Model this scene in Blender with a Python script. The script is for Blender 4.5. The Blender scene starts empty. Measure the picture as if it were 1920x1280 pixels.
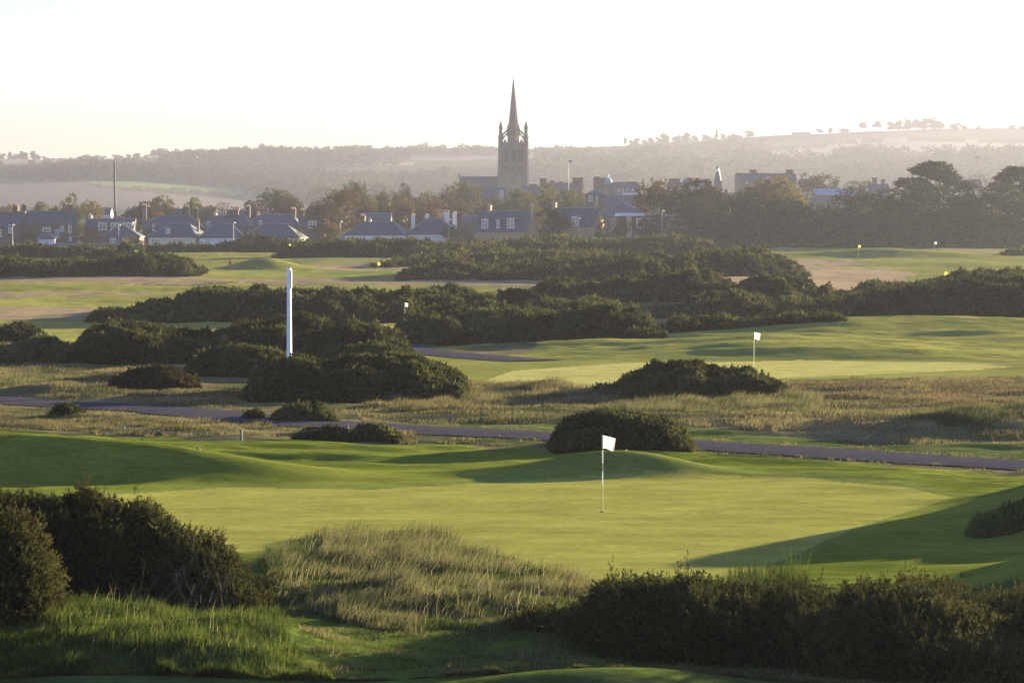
SUNE, EXPO = 5.0, 3.08
SKY_S, SKY_TINT, SKY_DUST = .0325, (.90, .955, 1.58, 1), 0.0
HAZE_D, HAZE_COL, HAZE_G = 2.3e-4, (.205, .212, .280, 1), 0.42
import bpy, math, random
import numpy as np
from mathutils import Vector
# ---------------------------------------------------------------- camera model of the place
F, CX, CY, EYE = 5333.33, 960.0, 640.0, 7.5
HOR = 452.0
PITCH = math.atan((CY - HOR) / F)
COSP, SINP = math.cos(PITCH), math.sin(PITCH)
C = bpy.context.scene.collection

def P(px, py, d):
    """world point seen at photo pixel (px,py) whose distance along +Y is d"""
    X = (px - CX) / F; U = -(py - CY) / F
    y = COSP + SINP * U; z = -SINP + COSP * U
    t = d / y
    return (X * t, d, EYE + z * t)

def proj(x, y, z):
    dz = z - EYE
    f = np.maximum(y * COSP - dz * SINP, 1e-3)
    u = y * SINP + dz * COSP
    return CX + F * x / f, CY - F * u / f

PD = np.array([-60., 0, 10, 20, 30, 40, 48, 78.7, 130, 167, 200, 240, 290, 340, 400, 480, 560, 640])
PZ = np.array([5.9, 5.9, 5.0, 3.5, 1.5, 0.3, 0, 0, 0.02, 0.05, 0.0, 0.28, 1.08, 1.89, 3.0, 4.17, 5.19, 6.06])
_dd = np.linspace(48, 640, 3000)
_yy = HOR + F * (EYE - np.interp(_dd, PD, PZ)) / _dd
def dfl(py):
    """distance of the plain at photo row py"""
    return float(np.interp(-py, -_yy, _dd))
def dfl_a(py):
    return np.interp(-py, -_yy, _dd)

# far land: photo row of bare ground at columns / distances
TX = np.array([-600., 0, 240, 480, 720, 960, 1200, 1440, 1680, 1920, 2500])
TR = {
 640: [464]*11,
 800: [452]*11,
 1000: [440]*11,
 1250: [428]*11,
 1600: [412, 412, 412, 415, 415, 415, 415, 415, 415, 412, 412],
 1900: [386, 388, 390, 402, 408, 405, 405, 405, 405, 400, 400],
 2500: [340, 341, 344, 372, 385, 380, 372, 370, 365, 360, 355],
 2900: [326, 327, 330, 340, 352, 345, 338, 336, 330, 326, 320],
 3500: [306, 307, 306, 304, 300, 304, 303, 297, 290, 288, 286],
 4000: [300, 301, 299, 288, 283, 283, 284, 264, 255, 254, 250],
 4300: [298, 299, 296, 284, 278, 277.5, 272, 254, 243, 240, 236],
 5200: [312, 312, 312, 300, 296, 296, 292, 276, 268, 264, 262],
}
TD = np.array(sorted(TR)); TLD = np.log(TD)
TZ = np.array([[P(x, y, d)[2] for x, y in zip(TX, TR[d])] for d in TD])
TZ[0, :] = 6.06
_fx = np.linspace(-600, 2500, 311); 
def _sm(a):
    k = np.hanning(25); k /= k.sum()
    return np.convolve(np.pad(a, 12, mode='edge'), k, mode='valid')
TZF = np.array([_sm(np.interp(_fx, TX, r)) for r in TZ])

def _h(ix, iy, s):
    n = (ix.astype(np.int64) * 374761393 + iy.astype(np.int64) * 668265263 + s * 2246822519) & 0xffffffff
    n = ((n ^ (n >> 13)) * 1274126177) & 0xffffffff
    n = ((n ^ (n >> 16)) * 2654435761) & 0xffffffff
    return (n >> 8 & 0xffff) / 65535.0
def vn(x, y, s=0):
    x = np.asarray(x, float); y = np.asarray(y, float)
    ix = np.floor(x); iy = np.floor(y); fx = x - ix; fy = y - iy
    fx = fx * fx * (3 - 2 * fx); fy = fy * fy * (3 - 2 * fy)
    a = _h(ix, iy, s); b = _h(ix + 1, iy, s); c = _h(ix, iy + 1, s); e = _h(ix + 1, iy + 1, s)
    return (a + (b - a) * fx) * (1 - fy) + (c + (e - c) * fx) * fy
def fbm(x, y, s=0, o=3):
    r = 0; a = .5; t = 0
    for i in range(o):
        r = r + a * vn(x * 2 ** i, y * 2 ** i, s + 17 * i); t += a; a *= .5
    return r / t - .5

def inpoly(X, Y, poly):
    r = np.zeros(np.shape(X), bool); n = len(poly)
    for i in range(n):
        x1, y1 = poly[i]; x2, y2 = poly[(i + 1) % n]
        if y1 == y2: continue
        c = ((Y < y1) != (Y < y2)) & (X < (x2 - x1) * (Y - y1) / (y2 - y1) + x1)
        r ^= c
    return r

def zbase(x, y):
    x = np.asarray(x, float); y = np.asarray(y, float)
    px = CX + F * x / np.maximum(y, 1)
    near = np.interp(y, PD, PZ)
    ld = np.log(np.clip(y, 640, 5200))
    k = np.clip(np.searchsorted(TLD, ld, side='right') - 1, 0, len(TLD) - 2)
    t = (ld - TLD[k]) / (TLD[k + 1] - TLD[k])
    q = np.clip((px + 600) / 10, 0, 309.999); qi = q.astype(int); qf = q - qi
    z0 = TZF[k, qi] * (1 - qf) + TZF[k, qi + 1] * qf
    z1 = TZF[k + 1, qi] * (1 - qf) + TZF[k + 1, qi + 1] * qf
    far = z0 + (z1 - z0) * t
    return np.where(y < 640, near, far)

def W(px, py):
    d = dfl(py); return ((px - CX) / F * d, d)
# mounds: x, y, height, sx, sy, angle(deg)
MOUNDS = []
def mound(px, d, h, sx, sy, ang=0):
    MOUNDS.append(((px - CX) / F * d, d, h, sx, sy, math.radians(ang)))
mound(110, 91.0, 1.16, 7.0, 2.05, -3)
mound(-330, 93, .9, 6, 3, 0)
mound(1160, 92, .72, 2.9, 1.55, -8)
mound(985, 90.8, .26, 2.6, 1.1, -10)
MOUNDS.append((18.5, 78.5, 2.6, 3.6, 4.2, 0)); MOUNDS.append((15.6, 70.8, 1.05, 2.3, 2.8, 0))
MOUNDS.append((13.4, 61, 1.0, 3.2, 3.5, 0))
MOUNDS.append((-2.9, 59.8, .24, 2.4, 1.3, 0)); MOUNDS.append((-.3, 58, .2, 2.0, 1.2, 0))        # marram bank
MOUNDS.append((-5.3, 49.3, .28, 1.3, .7, .2)); MOUNDS.append((-3.2, 50.6, .22, 1.1, .6, 0)); MOUNDS.append((-.8, 48.6, .2, 1.8, .5, 0)); MOUNDS.append((-.2, 53.5, .14, 1.6, .6, 0))
MOUNDS.append((-8.2, 53, .5, 2.6, 3.0, 0))
MOUNDS.append((-4.6, 52.5, .35, 1.2, 1.2, 0))
MOUNDS.append((-6.2, 51, .3, 1.4, .9, 0))
MOUNDS.append((1.6, 47.0, .36, 2.6, 1.2, 0))
MOUNDS.append((-6.5, 49.2, .3, 3.0, 1.8, 0))
mound(1500, 190, .75, 11, 8, 0)
mound(1750, 215, 1.3, 22, 16, 0)
mound(1150, 196, .5, 12, 3, 0)
mound(1640, 182, .45, 9, 3, 0)
mound(500, 421, 1.45, 5.2, 4.5, 0)       # hump hiding the hollow
mound(432, 452, -1.1, 7, 12, 0)
mound(1660, 520, 1.5, 17, 5, 0)
mound(950, 140, .35, 5, 2.5, 0)
mound(1800, 113, .5, 6, 2.5, 0)
mound(1380, 118, .35, 6, 2.5, 0)
mound(60, 139, .4, 4, 2, 0)
mound(240, 134, .3, 5, 2, 0)
# paths (centre lines in world)
def WL(pts): return [W(*p) for p in pts]
PATH1 = WL([(-500, 722), (-200, 738), (0, 751), (150, 760), (300, 768), (430, 781), (600, 795), (770, 806), (1030, 819), (1300, 835), (1600, 854), (1920, 874), (2500, 905)])
PATH2 = WL([(640, 628), (720, 646), (800, 660), (870, 667), (960, 674), (1010, 677)])
def pdist(x, y, line):
    d = np.full(np.shape(x), 1e9)
    for (ax, ay), (bx, by) in zip(line[:-1], line[1:]):
        L = (bx - ax) ** 2 + (by - ay) ** 2
        t = np.clip(((x - ax) * (bx - ax) + (y - ay) * (by - ay)) / L, 0, 1)
        d = np.minimum(d, np.hypot(x - ax - t * (bx - ax), y - ay - t * (by - ay)))
    return d
GREEN1 = [(150, 935), (420, 914), (700, 917), (1000, 900), (1290, 893), (1500, 897), (1700, 915), (1800, 935), (1700, 960), (1600, 990), (1480, 1045), (1380, 1080), (1100, 1085), (800, 1060), (430, 1035), (250, 980)]
def hgt(x, y):
    x = np.asarray(x, float); y = np.asarray(y, float)
    z = zbase(x, y)
    add = np.zeros_like(z)
    for mx, my, h, sx, sy, a in MOUNDS:
        dx = x - mx; dy = y - my
        u = dx * math.cos(a) + dy * math.sin(a); v = -dx * math.sin(a) + dy * math.cos(a)
        add = add + h * np.exp(-(np.minimum((u / sx) ** 2 + (v / sy) ** 2, 40)) ** 1.15)
    # swells
    px, py = proj(x, y, z)
    g = np.clip(1 - smoothdist(px, py), 0, 1)
    near = np.clip((700 - y) / 100, 0, 1)
    r1 = fbm(x / 9, y / 9, 3, 3) * .38
    r2 = fbm(x / 2.6, y / 2.0, 9, 3) * .13
    amp = near * (1 - .93 * g) * np.clip((y - 30) / 15, .0, 1)
    mid = np.clip((y - 150) / 80, 0, 1) * near
    swell = fbm(x / 30, y / 22, 21, 3) * 1.1 * mid
    pd = pdist(x, y, PATH1); k = np.clip((pd - 2.2) / 2.5, 0, 1)
    pd2 = pdist(x, y, PATH2); k2 = np.clip((pd2 - 2.2) / 3, 0, 1)
    r3 = fbm(x / 6.5 + y / 14, y / 2.1, 44, 3) * .46 * np.clip((y - 60) / 20, 0, 1) * np.clip((260 - y) / 60, 0, 1)
    add = add + (r1 + r2 + r3) * amp + swell
    add = add * k * k2
    far = np.clip((y - 1300) / 400, 0, 1)
    add = add + far * fbm(x / 260, y / 260, 31, 3) * 9
    return z + add
def smoothdist(px, py):
    """0 inside the putting green, growing to 1 outside (soft)"""
    cx, cy = 960, 985
    a = np.abs((px - cx) / 900) ** 2.5 + np.abs((py - cy) / 112) ** 2.5
    b = np.clip((a - .6) / .9, 0, 1)
    c2 = np.abs((px - 1300) / 620) ** 2.5 + np.abs((py - 700) / 26) ** 2.5
    b2 = np.clip((c2 - .6) / .9, 0, 1)
    return np.minimum(b, b2)
def hs(x, y): return float(hgt(np.array([x]), np.array([y]))[0])
def gz(px, d):
    x = (px - CX) / F * d; return x, d, hs(x, d)

# ---------------------------------------------------------------- helpers
def tag(o, label=None, cat=None, group=None, kind=None):
    if label: o['label'] = label
    if cat: o['category'] = cat
    if group: o['group'] = group
    if kind: o['kind'] = kind
    return o
def mesh_np(name, V, Fa, mat, parent=None, tint=None, col=None, smooth=False):
    V = np.ascontiguousarray(V, np.float32); Fa = np.ascontiguousarray(Fa, np.int32)
    me = bpy.data.meshes.new(name); n = len(V); m, k = Fa.shape
    me.vertices.add(n); me.vertices.foreach_set('co', V.ravel())
    me.loops.add(m * k); me.loops.foreach_set('vertex_index', Fa.ravel())
    me.polygons.add(m); me.polygons.foreach_set('loop_start', np.arange(m, dtype=np.int32) * k)
    if smooth: me.polygons.foreach_set('use_smooth', np.ones(m, bool))
    if tint is not None:
        a = me.attributes.new('tint', 'FLOAT', 'POINT'); a.data.foreach_set('value', np.ascontiguousarray(tint, np.float32))
    if col is not None:
        a = me.attributes.new('col', 'FLOAT_COLOR', 'POINT')
        c4 = np.ones((n, 4), np.float32); c4[:, :3] = col; a.data.foreach_set('color', c4.ravel())
    me.update(calc_edges=True)
    if mat: me.materials.append(mat)
    o = bpy.data.objects.new(name, me); C.objects.link(o)
    if parent: o.parent = parent
    return o
class MB:
    """collects polygons into one mesh"""
    def __init__(s): s.v = []; s.f = []
    def poly(s, pts):
        n = len(s.v); s.v += [tuple(p) for p in pts]; s.f.append(tuple(range(n, n + len(pts)))); return s
    def box(s, x0, x1, y0, y1, z0, z1, bev=0):
        n = len(s.v)
        s.v += [(x, y, z) for z in (z0, z1) for y in (y0, y1) for x in (x0, x1)]
        s.f += [tuple(n + i for i in q) for q in ((0, 2, 3, 1), (4, 5, 7, 6), (0, 1, 5, 4), (2, 6, 7, 3), (0, 4, 6, 2), (1, 3, 7, 5))]
        return s
    def tube(s, pts, rad, seg=8, cap=True):
        n0 = len(s.v); pts = [Vector(p) for p in pts]
        for i, p in enumerate(pts):
            t = (pts[min(i + 1, len(pts) - 1)] - pts[max(i - 1, 0)]).normalized()
            a = t.orthogonal() if abs(t.z) < .98 else Vector((1, 0, 0)); a = (a - t * a.dot(t)).normalized(); b = t.cross(a)
            r = rad[i] if hasattr(rad, '__len__') else rad
            for k in range(seg):
                w = 2 * math.pi * k / seg
                s.v.append(tuple(p + a * math.cos(w) * r + b * math.sin(w) * r))
        for i in range(len(pts) - 1):
            for k in range(seg):
                a0 = n0 + i * seg + k; a1 = n0 + i * seg + (k + 1) % seg
                s.f.append((a0, a1, a1 + seg, a0 + seg))
        if cap:
            s.f.append(tuple(n0 + k for k in range(seg))[::-1]); e = n0 + (len(pts) - 1) * seg
            s.f.append(tuple(e + k for k in range(seg)))
        return s
    def prism(s, cx, cy, r0, r1, z0, z1, n=8, ph=0):
        m = len(s.v)
        for r, z in ((r0, z0), (r1, z1)):
            for k in range(n):
                a = ph + 2 * math.pi * k / n; s.v.append((cx + r * math.cos(a), cy + r * math.sin(a), z))
        for k in range(n): s.f.append((m + k, m + (k + 1) % n, m + n + (k + 1) % n, m + n + k))
        s.f.append(tuple(m + k for k in range(n))[::-1]); s.f.append(tuple(m + n + k for k in range(n)))
        return s
    def build(s, name, mat, parent=None, smooth=False):
        me = bpy.data.meshes.new(name); me.from_pydata(s.v, [], s.f); me.materials.append(mat)
        if smooth: me.polygons.foreach_set('use_smooth', np.ones(len(me.polygons), bool))
        me.update()
        o = bpy.data.objects.new(name, me); C.objects.link(o)
        if parent: o.parent = parent
        return o
def empty(name, loc, rz=0):
    o = bpy.data.objects.new(name, None); C.objects.link(o); o.location = loc; o.rotation_euler = (0, 0, rz); o.empty_display_size = .2
    return o
def kids(o): return [c for c in o.children]
def copy_tree(o, parent=None):
    c = o.copy(); C.objects.link(c)
    if parent: c.parent = parent
    for ch in list(o.children): copy_tree(ch, c)
    return c

# ---------------------------------------------------------------- materials
def newmat(name):
    m = bpy.data.materials.new(name); m.use_nodes = True; nt = m.node_tree; nt.nodes.clear()
    out = nt.nodes.new('ShaderNodeOutputMaterial'); return m, nt, out
def nd(nt, t, **kw):
    n = nt.nodes.new(t)
    for k, v in kw.items(): setattr(n, k, v)
    return n
def simple(name, col, rough=.8, noise=.25, scale=3, bump=0, metal=0, spec=.3):
    m, nt, out = newmat(name); b = nd(nt, 'ShaderNodeBsdfPrincipled')
    tc = nd(nt, 'ShaderNodeTexCoord'); nz = nd(nt, 'ShaderNodeTexNoise'); nz.inputs['Scale'].default_value = scale; nz.inputs['Detail'].default_value = 5
    nt.links.new(tc.outputs['Object'], nz.inputs['Vector'])
    mr = nd(nt, 'ShaderNodeMapRange'); mr.inputs[3].default_value = 1 - noise; mr.inputs[4].default_value = 1 + noise
    mr.inputs[1].default_value = .25; mr.inputs[2].default_value = .75
    nt.links.new(nz.outputs['Fac'], mr.inputs[0])
    vm = nd(nt, 'ShaderNodeVectorMath', operation='SCALE'); vm.inputs[0].default_value = col[:3]
    nt.links.new(mr.outputs[0], vm.inputs['Scale']); nt.links.new(vm.outputs[0], b.inputs['Base Color'])
    b.inputs['Roughness'].default_value = rough; b.inputs['Metallic'].default_value = metal; b.inputs['Specular IOR Level'].default_value = spec
    if bump:
        bp = nd(nt, 'ShaderNodeBump'); bp.inputs['Distance'].default_value = bump; nt.links.new(nz.outputs['Fac'], bp.inputs['Height']); nt.links.new(bp.outputs[0], b.inputs['Normal'])
    nt.links.new(b.outputs[0], out.inputs[0]); return m
def leafmat(name, c0, c1, transl=.35, objcol=False, patch=None):
    """leaves / blades: colour runs from c0 to c1 with the 'tint' attribute; thin leaves let light through"""
    m, nt, out = newmat(name); at = nd(nt, 'ShaderNodeAttribute', attribute_name='tint')
    mx = nd(nt, 'ShaderNodeMix', data_type='RGBA'); mx.inputs[6].default_value = (*c0, 1); mx.inputs[7].default_value = (*c1, 1)
    nt.links.new(at.outputs['Fac'], mx.inputs[0]); colr = mx.outputs[2]
    if patch:   # dead brown patches through the plants
        tc = nd(nt, 'ShaderNodeTexCoord'); nz = nd(nt, 'ShaderNodeTexNoise'); nz.inputs['Scale'].default_value = .38; nz.inputs['Detail'].default_value = 4; nz.inputs['Roughness'].default_value = .65
        nt.links.new(tc.outputs['Object'], nz.inputs['Vector']); mr = nd(nt, 'ShaderNodeMapRange'); mr.inputs[1].default_value = .50; mr.inputs[2].default_value = .62; mr.inputs[4].default_value = .85; nt.links.new(nz.outputs['Fac'], mr.inputs[0])
        m3 = nd(nt, 'ShaderNodeMix', data_type='RGBA', blend_type='MULTIPLY'); m3.inputs[7].default_value = (*patch, 1); nt.links.new(mr.outputs[0], m3.inputs[0]); nt.links.new(colr, m3.inputs[6]); colr = m3.outputs[2]
    if objcol:
        oi = nd(nt, 'ShaderNodeObjectInfo'); m2 = nd(nt, 'ShaderNodeMix', data_type='RGBA', blend_type='MULTIPLY'); m2.inputs[0].default_value = 1
        nt.links.new(colr, m2.inputs[6]); nt.links.new(oi.outputs['Color'], m2.inputs[7]); colr = m2.outputs[2]
    d = nd(nt, 'ShaderNodeBsdfDiffuse'); t = nd(nt, 'ShaderNodeBsdfTranslucent'); ms = nd(nt, 'ShaderNodeMixShader'); ms.inputs[0].default_value = transl
    nt.links.new(colr, d.inputs[0]); nt.links.new(colr, t.inputs[0]); nt.links.new(d.outputs[0], ms.inputs[1]); nt.links.new(t.outputs[0], ms.inputs[2])
    nt.links.new(ms.outputs[0], out.inputs[0]); return m
# ---------------------------------------------------------------- camera, light, air
AZ, EL = math.radians(48), math.radians(7.8)
SC = bpy.context.scene
cam = bpy.data.cameras.new('camera'); co = bpy.data.objects.new('camera', cam); C.objects.link(co); SC.camera = co
cam.sensor_width = 36; cam.lens = 36 * F / 1920; cam.clip_start = .5; cam.clip_end = 30000
co.location = (0, 0, EYE); co.rotation_euler = (math.pi / 2 - PITCH, 0, 0)
wd = bpy.data.worlds.new('World'); SC.world = wd; wd.use_nodes = True
nt = wd.node_tree; bg = nt.nodes['Background']
sky = nt.nodes.new('ShaderNodeTexSky'); sky.sky_type = 'NISHITA'; sky.sun_disc = False
sky.sun_elevation = EL; sky.sun_rotation = AZ; sky.air_density = 1.0; sky.dust_density = SKY_DUST; sky.ozone_density = 1.0; sky.altitude = 20
tint = nt.nodes.new('ShaderNodeMix'); tint.data_type = 'RGBA'; tint.blend_type = 'MULTIPLY'; tint.inputs[0].default_value = 1; tint.inputs[7].default_value = SKY_TINT
nt.links.new(sky.outputs[0], tint.inputs[6]); nt.links.new(tint.outputs[2], bg.inputs[0]); bg.inputs[1].default_value = SKY_S
sl = bpy.data.lights.new('sun', 'SUN'); so = bpy.data.objects.new('sun', sl); C.objects.link(so)
sl.energy = SUNE; sl.angle = math.radians(.6); sl.color = (1, .85, .52)
S = Vector((math.sin(AZ) * math.cos(EL), math.cos(AZ) * math.cos(EL), math.sin(EL)))
so.rotation_euler = (-S).to_track_quat('-Z', 'Y').to_euler(); so.location = (60, 40, 60)
SC.view_settings.view_transform = 'Standard'; SC.view_settings.look = 'None'; SC.view_settings.exposure = EXPO; SC.view_settings.gamma = 1
SC.cycles.use_denoising = True
SC.cycles.max_bounces = 6; SC.cycles.diffuse_bounces = 3; SC.cycles.volume_bounces = 1; SC.cycles.transmission_bounces = 2; SC.cycles.glossy_bounces = 2
SC.cycles.sample_clamp_indirect = 6
hz = MB().box(-5500, 5500, -90, 5320, -6, 205)
m, nt, out = newmat('haze_air'); pv = nd(nt, 'ShaderNodeVolumePrincipled')
pv.inputs['Color'].default_value = HAZE_COL; pv.inputs['Density'].default_value = HAZE_D; pv.inputs['Anisotropy'].default_value = HAZE_G
nt.links.new(pv.outputs[0], out.inputs['Volume'])
if HAZE_D > 0: tag(hz.build('haze', m), kind='stuff', label='thin pale evening haze fading the hills', cat='haze')
# ---------------------------------------------------------------- ground sheet
def colzone(px, py, x, y):
    n1 = fbm(x / 6, y / 6, 51, 3); n2 = fbm(x / 1.7, y / 1.4, 77, 3); n3 = fbm(x / 25, y / 25, 5, 3)
    jx = px + fbm(px / 14, py / 4, 91, 3) * 46; jy = py + fbm(px / 26, py / 7, 92, 3) * 7
    N = len(px); c = np.zeros((N, 3)); c[:] = (.075, .085, .028)
    def blend(c, rgb, f): 
        f = np.clip(f, 0, 1)[:, None]; return c * (1 - f) + np.array(rgb) * f
    c = blend(c, (.17, .14, .07), .5 + n1 * 2.5 + n2)              # straw patches in rough
    def zone(poly, rgb, rgb2=None, sharp=False, k=1.0):
        nonlocal c
        m_ = inpoly(px if sharp else jx, py if sharp else jy, poly)
        if rgb2 is None: c[m_] = np.array(rgb)
        else: c[m_] = blend(np.tile(np.array(rgb, float), (m_.sum(), 1)), rgb2, .5 + k * (n1[m_] * 1.6 + n2[m_] * 1.0))
    FW = (.24, .23, .06); FWD = (.15, .165, .04); TAN = (.33, .24, .14); SEMI = (.10, .13, .017)
    # foreground
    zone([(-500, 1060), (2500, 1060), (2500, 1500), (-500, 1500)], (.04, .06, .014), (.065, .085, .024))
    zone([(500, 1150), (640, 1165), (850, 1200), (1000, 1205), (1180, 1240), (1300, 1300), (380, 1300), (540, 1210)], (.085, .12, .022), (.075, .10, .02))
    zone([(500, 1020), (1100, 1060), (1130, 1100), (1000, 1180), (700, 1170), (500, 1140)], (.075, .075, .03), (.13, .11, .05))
    # ground around the near green
    zone([(-700, 800), (300, 815), (450, 836), (650, 826), (780, 830), (1030, 845), (1300, 848), (1500, 866), (1920, 890), (2500, 915), (2600, 1150), (1500, 1112), (1100, 1098), (900, 1080), (480, 1050), (-700, 1100)], SEMI, (.15, .165, .026))
    gcx, gcy = 960, 985; COL1 = [(gcx + (a - gcx) * 1.035, gcy + (b - gcy) * 1.10) for a, b in GREEN1]
    zone(COL1, (.12, .145, .03), (.135, .16, .035), sharp=True)
    zone(GREEN1, (.25, .245, .056), (.235, .23, .05), sharp=True)
    # strip beyond path, rough
    zone([(560, 790), (1000, 790), (1350, 800), (1920, 845), (2500, 880), (2500, 895), (1920, 866), (1300, 830), (1030, 812), (770, 800)], (.08, .11, .025), (.12, .125, .05))
    zone([(700, 745), (880, 722), (1130, 728), (1500, 712), (1920, 704), (2600, 695), (2600, 860), (1920, 838), (1500, 815), (1300, 800), (1000, 790), (700, 785)], (.075, .085, .03), (.18, .145, .07), k=1.6)
    zone([(1500, 715), (1920, 706), (2600, 700), (2600, 775), (1920, 775), (1600, 768)], (.13, .09, .055), (.20, .14, .07), k=1.6)
    # second fairway and green
    zone([(770, 656), (950, 668), (1100, 636), (1240, 628), (1450, 630), (1600, 592), (1960, 585), (2600, 575), (2600, 700), (1920, 706), (1500, 712), (1130, 728), (880, 722), (850, 700)], FW, FWD)
    zone([(1450, 632), (1600, 594), (1960, 587), (1920, 602), (1640, 618), (1500, 634)], (.10, .11, .04), (.15, .13, .06))
    zone([(885, 722), (960, 695), (1180, 682), (1500, 677), (1830, 683), (1900, 690), (1750, 698), (1500, 708), (1130, 724)], (.37, .34, .11), (.34, .315, .10), sharp=True)
    # left rough beyond the path
    zone([(-500, 615), (130, 640), (300, 685), (460, 735), (460, 790), (-500, 715)], (.09, .085, .035), (.19, .145, .08), k=1.6)
    zone([(-500, 698), (90, 700), (110, 712), (0, 726), (-500, 720)], (.10, .15, .03))
    zone([(-500, 725), (460, 795), (700, 798), (780, 822), (640, 828), (300, 812), (-500, 800)], (.075, .085, .03), (.16, .13, .065), k=1.5)
    # left fairways (bands)
    zone([(-500, 545), (780, 545), (780, 640), (-500, 640)], FW)
    zone([(-500, 574), (270, 574), (240, 602), (-500, 602)], TAN, (.16, .14, .07))
    zone([(-500, 544), (520, 543), (500, 552), (-500, 553)], TAN, (.2, .17, .09))
    zone([(-500, 531), (1000, 531), (1000, 545), (-500, 544)], FW, FWD)
    zone([(-500, 521), (1100, 519), (1000, 532), (400, 530), (-500, 533)], (.27, .2, .12), (.22, .17, .1))
    zone([(260, 462), (1340, 462), (1340, 521), (330, 521)], FW, FWD)
    zone([(370, 508), (770, 506), (770, 517), (370, 519)], (.17, .2, .05), FW)
    zone([(570, 496), (780, 494), (860, 505), (600, 506)], TAN, (.2, .17, .09))
    zone([(520, 477), (720, 480), (760, 492), (560, 490)], (.14, .16, .06), (.18, .17, .08))
    zone([(-500, 474), (260, 474), (260, 482), (-500, 488)], FW, (.17, .16, .06))
    # right far fairways
    zone([(1280, 455), (2600, 450), (2600, 530), (1280, 530)], FW, FWD)
    zone([(1330, 500), (1600, 497), (1720, 512), (1650, 545), (1300, 545)], (.33, .24, .15), (.27, .21, .12))
    zone([(1470, 486), (1600, 489), (1630, 495), (1470, 497)], (.28, .21, .14))
    zone([(1740, 470), (2400, 466), (2400, 476), (1800, 479)], (.26, .2, .12), FW)
    zone([(900, 515), (1330, 505), (1340, 530), (940, 540)], (.26, .2, .12), (.14, .14, .06))
    # far land
    fr = y > 660
    c[fr] = blend(np.tile(np.array((.085, .09, .05)), (fr.sum(), 1)), (.11, .10, .06), .5 + n3[fr] * 2)
    zone([(-900, 384), (200, 392), (420, 404), (560, 400), (560, 388), (420, 370), (240, 354), (120, 341), (-900, 337)], (.16, .14, .13))
    zone([(130, 343), (240, 336), (370, 345), (470, 366), (560, 386), (430, 366), (330, 352)], (.16, .2, .09))
    zone([(-900, 338), (200, 336), (180, 318), (-900, 320)], (.2, .16, .11)); zone([(-900, 330), (130, 330), (120, 324), (-900, 324)], (.14, .2, .07))
    zone([(-900, 316), (150, 313), (150, 299), (-900, 301)], (.2, .17, .13))
    zone([(640, 300), (960, 301), (1200, 300), (1260, 284), (960, 281), (640, 282)], (.24, .19, .15))
    zone([(600, 300), (780, 304), (780, 309), (640, 311)], (.36, .3, .24))
    zone([(1380, 300), (1500, 278), (1650, 266), (2600, 262), (2600, 286), (1700, 288)], (.4, .33, .27))
    zone([(1200, 280), (1500, 262), (1650, 244), (2600, 240), (2600, 256), (1650, 262), (1500, 275)], (.2, .155, .12))
    zone([(1200, 292), (1380, 285), (1500, 275), (1450, 290), (1250, 300)], (.22, .19, .14))
    c *= (1 + .22 * n2 * (y < 300) + .18 * n1 * (y < 700))[:, None]
    return np.clip(c, .004, 1)

rows = np.concatenate([np.arange(-55, 40, 2.5), np.arange(40, 112, .3), np.arange(112, 250, .8), np.arange(250, 700, 3.0), np.geomspace(700, 5200, 100)])
sl_ = np.concatenate([np.linspace(-1, -.24, 28), np.linspace(-.225, -.205, 4), np.linspace(-.2, .2, 660), np.linspace(.205, .225, 4), np.linspace(.24, 1, 28)])
R, Sx = np.meshgrid(rows, sl_, indexing='ij'); GX = (R + 60) * Sx; GY = R
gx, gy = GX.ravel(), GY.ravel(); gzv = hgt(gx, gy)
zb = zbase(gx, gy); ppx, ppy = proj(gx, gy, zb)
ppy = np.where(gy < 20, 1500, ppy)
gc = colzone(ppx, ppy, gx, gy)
nr, nc = len(rows), len(sl_)
I = np.arange(nr * nc).reshape(nr, nc)
Q = np.stack([I[:-1, :-1], I[:-1, 1:], I[1:, 1:], I[1:, :-1]], -1).reshape(-1, 4)
m, nt, out = newmat('turf')
b = nd(nt, 'ShaderNodeBsdfPrincipled'); b.inputs['Roughness'].default_value = .95; b.inputs['Specular IOR Level'].default_value = 0.0
at = nd(nt, 'ShaderNodeAttribute', attribute_name='col'); at2 = nd(nt, 'ShaderNodeAttribute', attribute_name='tint')
tc = nd(nt, 'ShaderNodeTexCoord')
mp = nd(nt, 'ShaderNodeMapping'); mp.inputs['Scale'].default_value = (.55, 1.0, 1); nt.links.new(tc.outputs['Object'], mp.inputs[0])
n1 = nd(nt, 'ShaderNodeTexNoise'); n1.inputs['Scale'].default_value = 7; n1.inputs['Detail'].default_value = 6; n1.inputs['Roughness'].default_value = .7
n2 = nd(nt, 'ShaderNodeTexNoise'); n2.inputs['Scale'].default_value = 1.1; n2.inputs['Detail'].default_value = 5
n3 = nd(nt, 'ShaderNodeTexNoise'); n3.inputs['Scale'].default_value = .32; n3.inputs['Detail'].default_value = 4
for n_ in (n1, n2, n3): nt.links.new(mp.outputs[0], n_.inputs['Vector'])
def mrange(src, a, b_, lo, hi):
    r = nd(nt, 'ShaderNodeMapRange'); r.inputs[1].default_value = a; r.inputs[2].default_value = b_; r.inputs[3].default_value = lo; r.inputs[4].default_value = hi; nt.links.new(src, r.inputs[0]); return r.outputs[0]
def mul(a, b_, op='MULTIPLY'):
    q = nd(nt, 'ShaderNodeMath', operation=op)
    for i_, s_ in enumerate((a, b_)):
        if isinstance(s_, (int, float)): q.inputs[i_].default_value = s_
        else: nt.links.new(s_, q.inputs[i_])
    return q.outputs[0]
f = mul(mul(mrange(n1.outputs['Fac'], .3, .7, .72, 1.28), mrange(n2.outputs['Fac'], .3, .7, .85, 1.15)), mrange(n3.outputs['Fac'], .3, .7, .88, 1.12))
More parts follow.
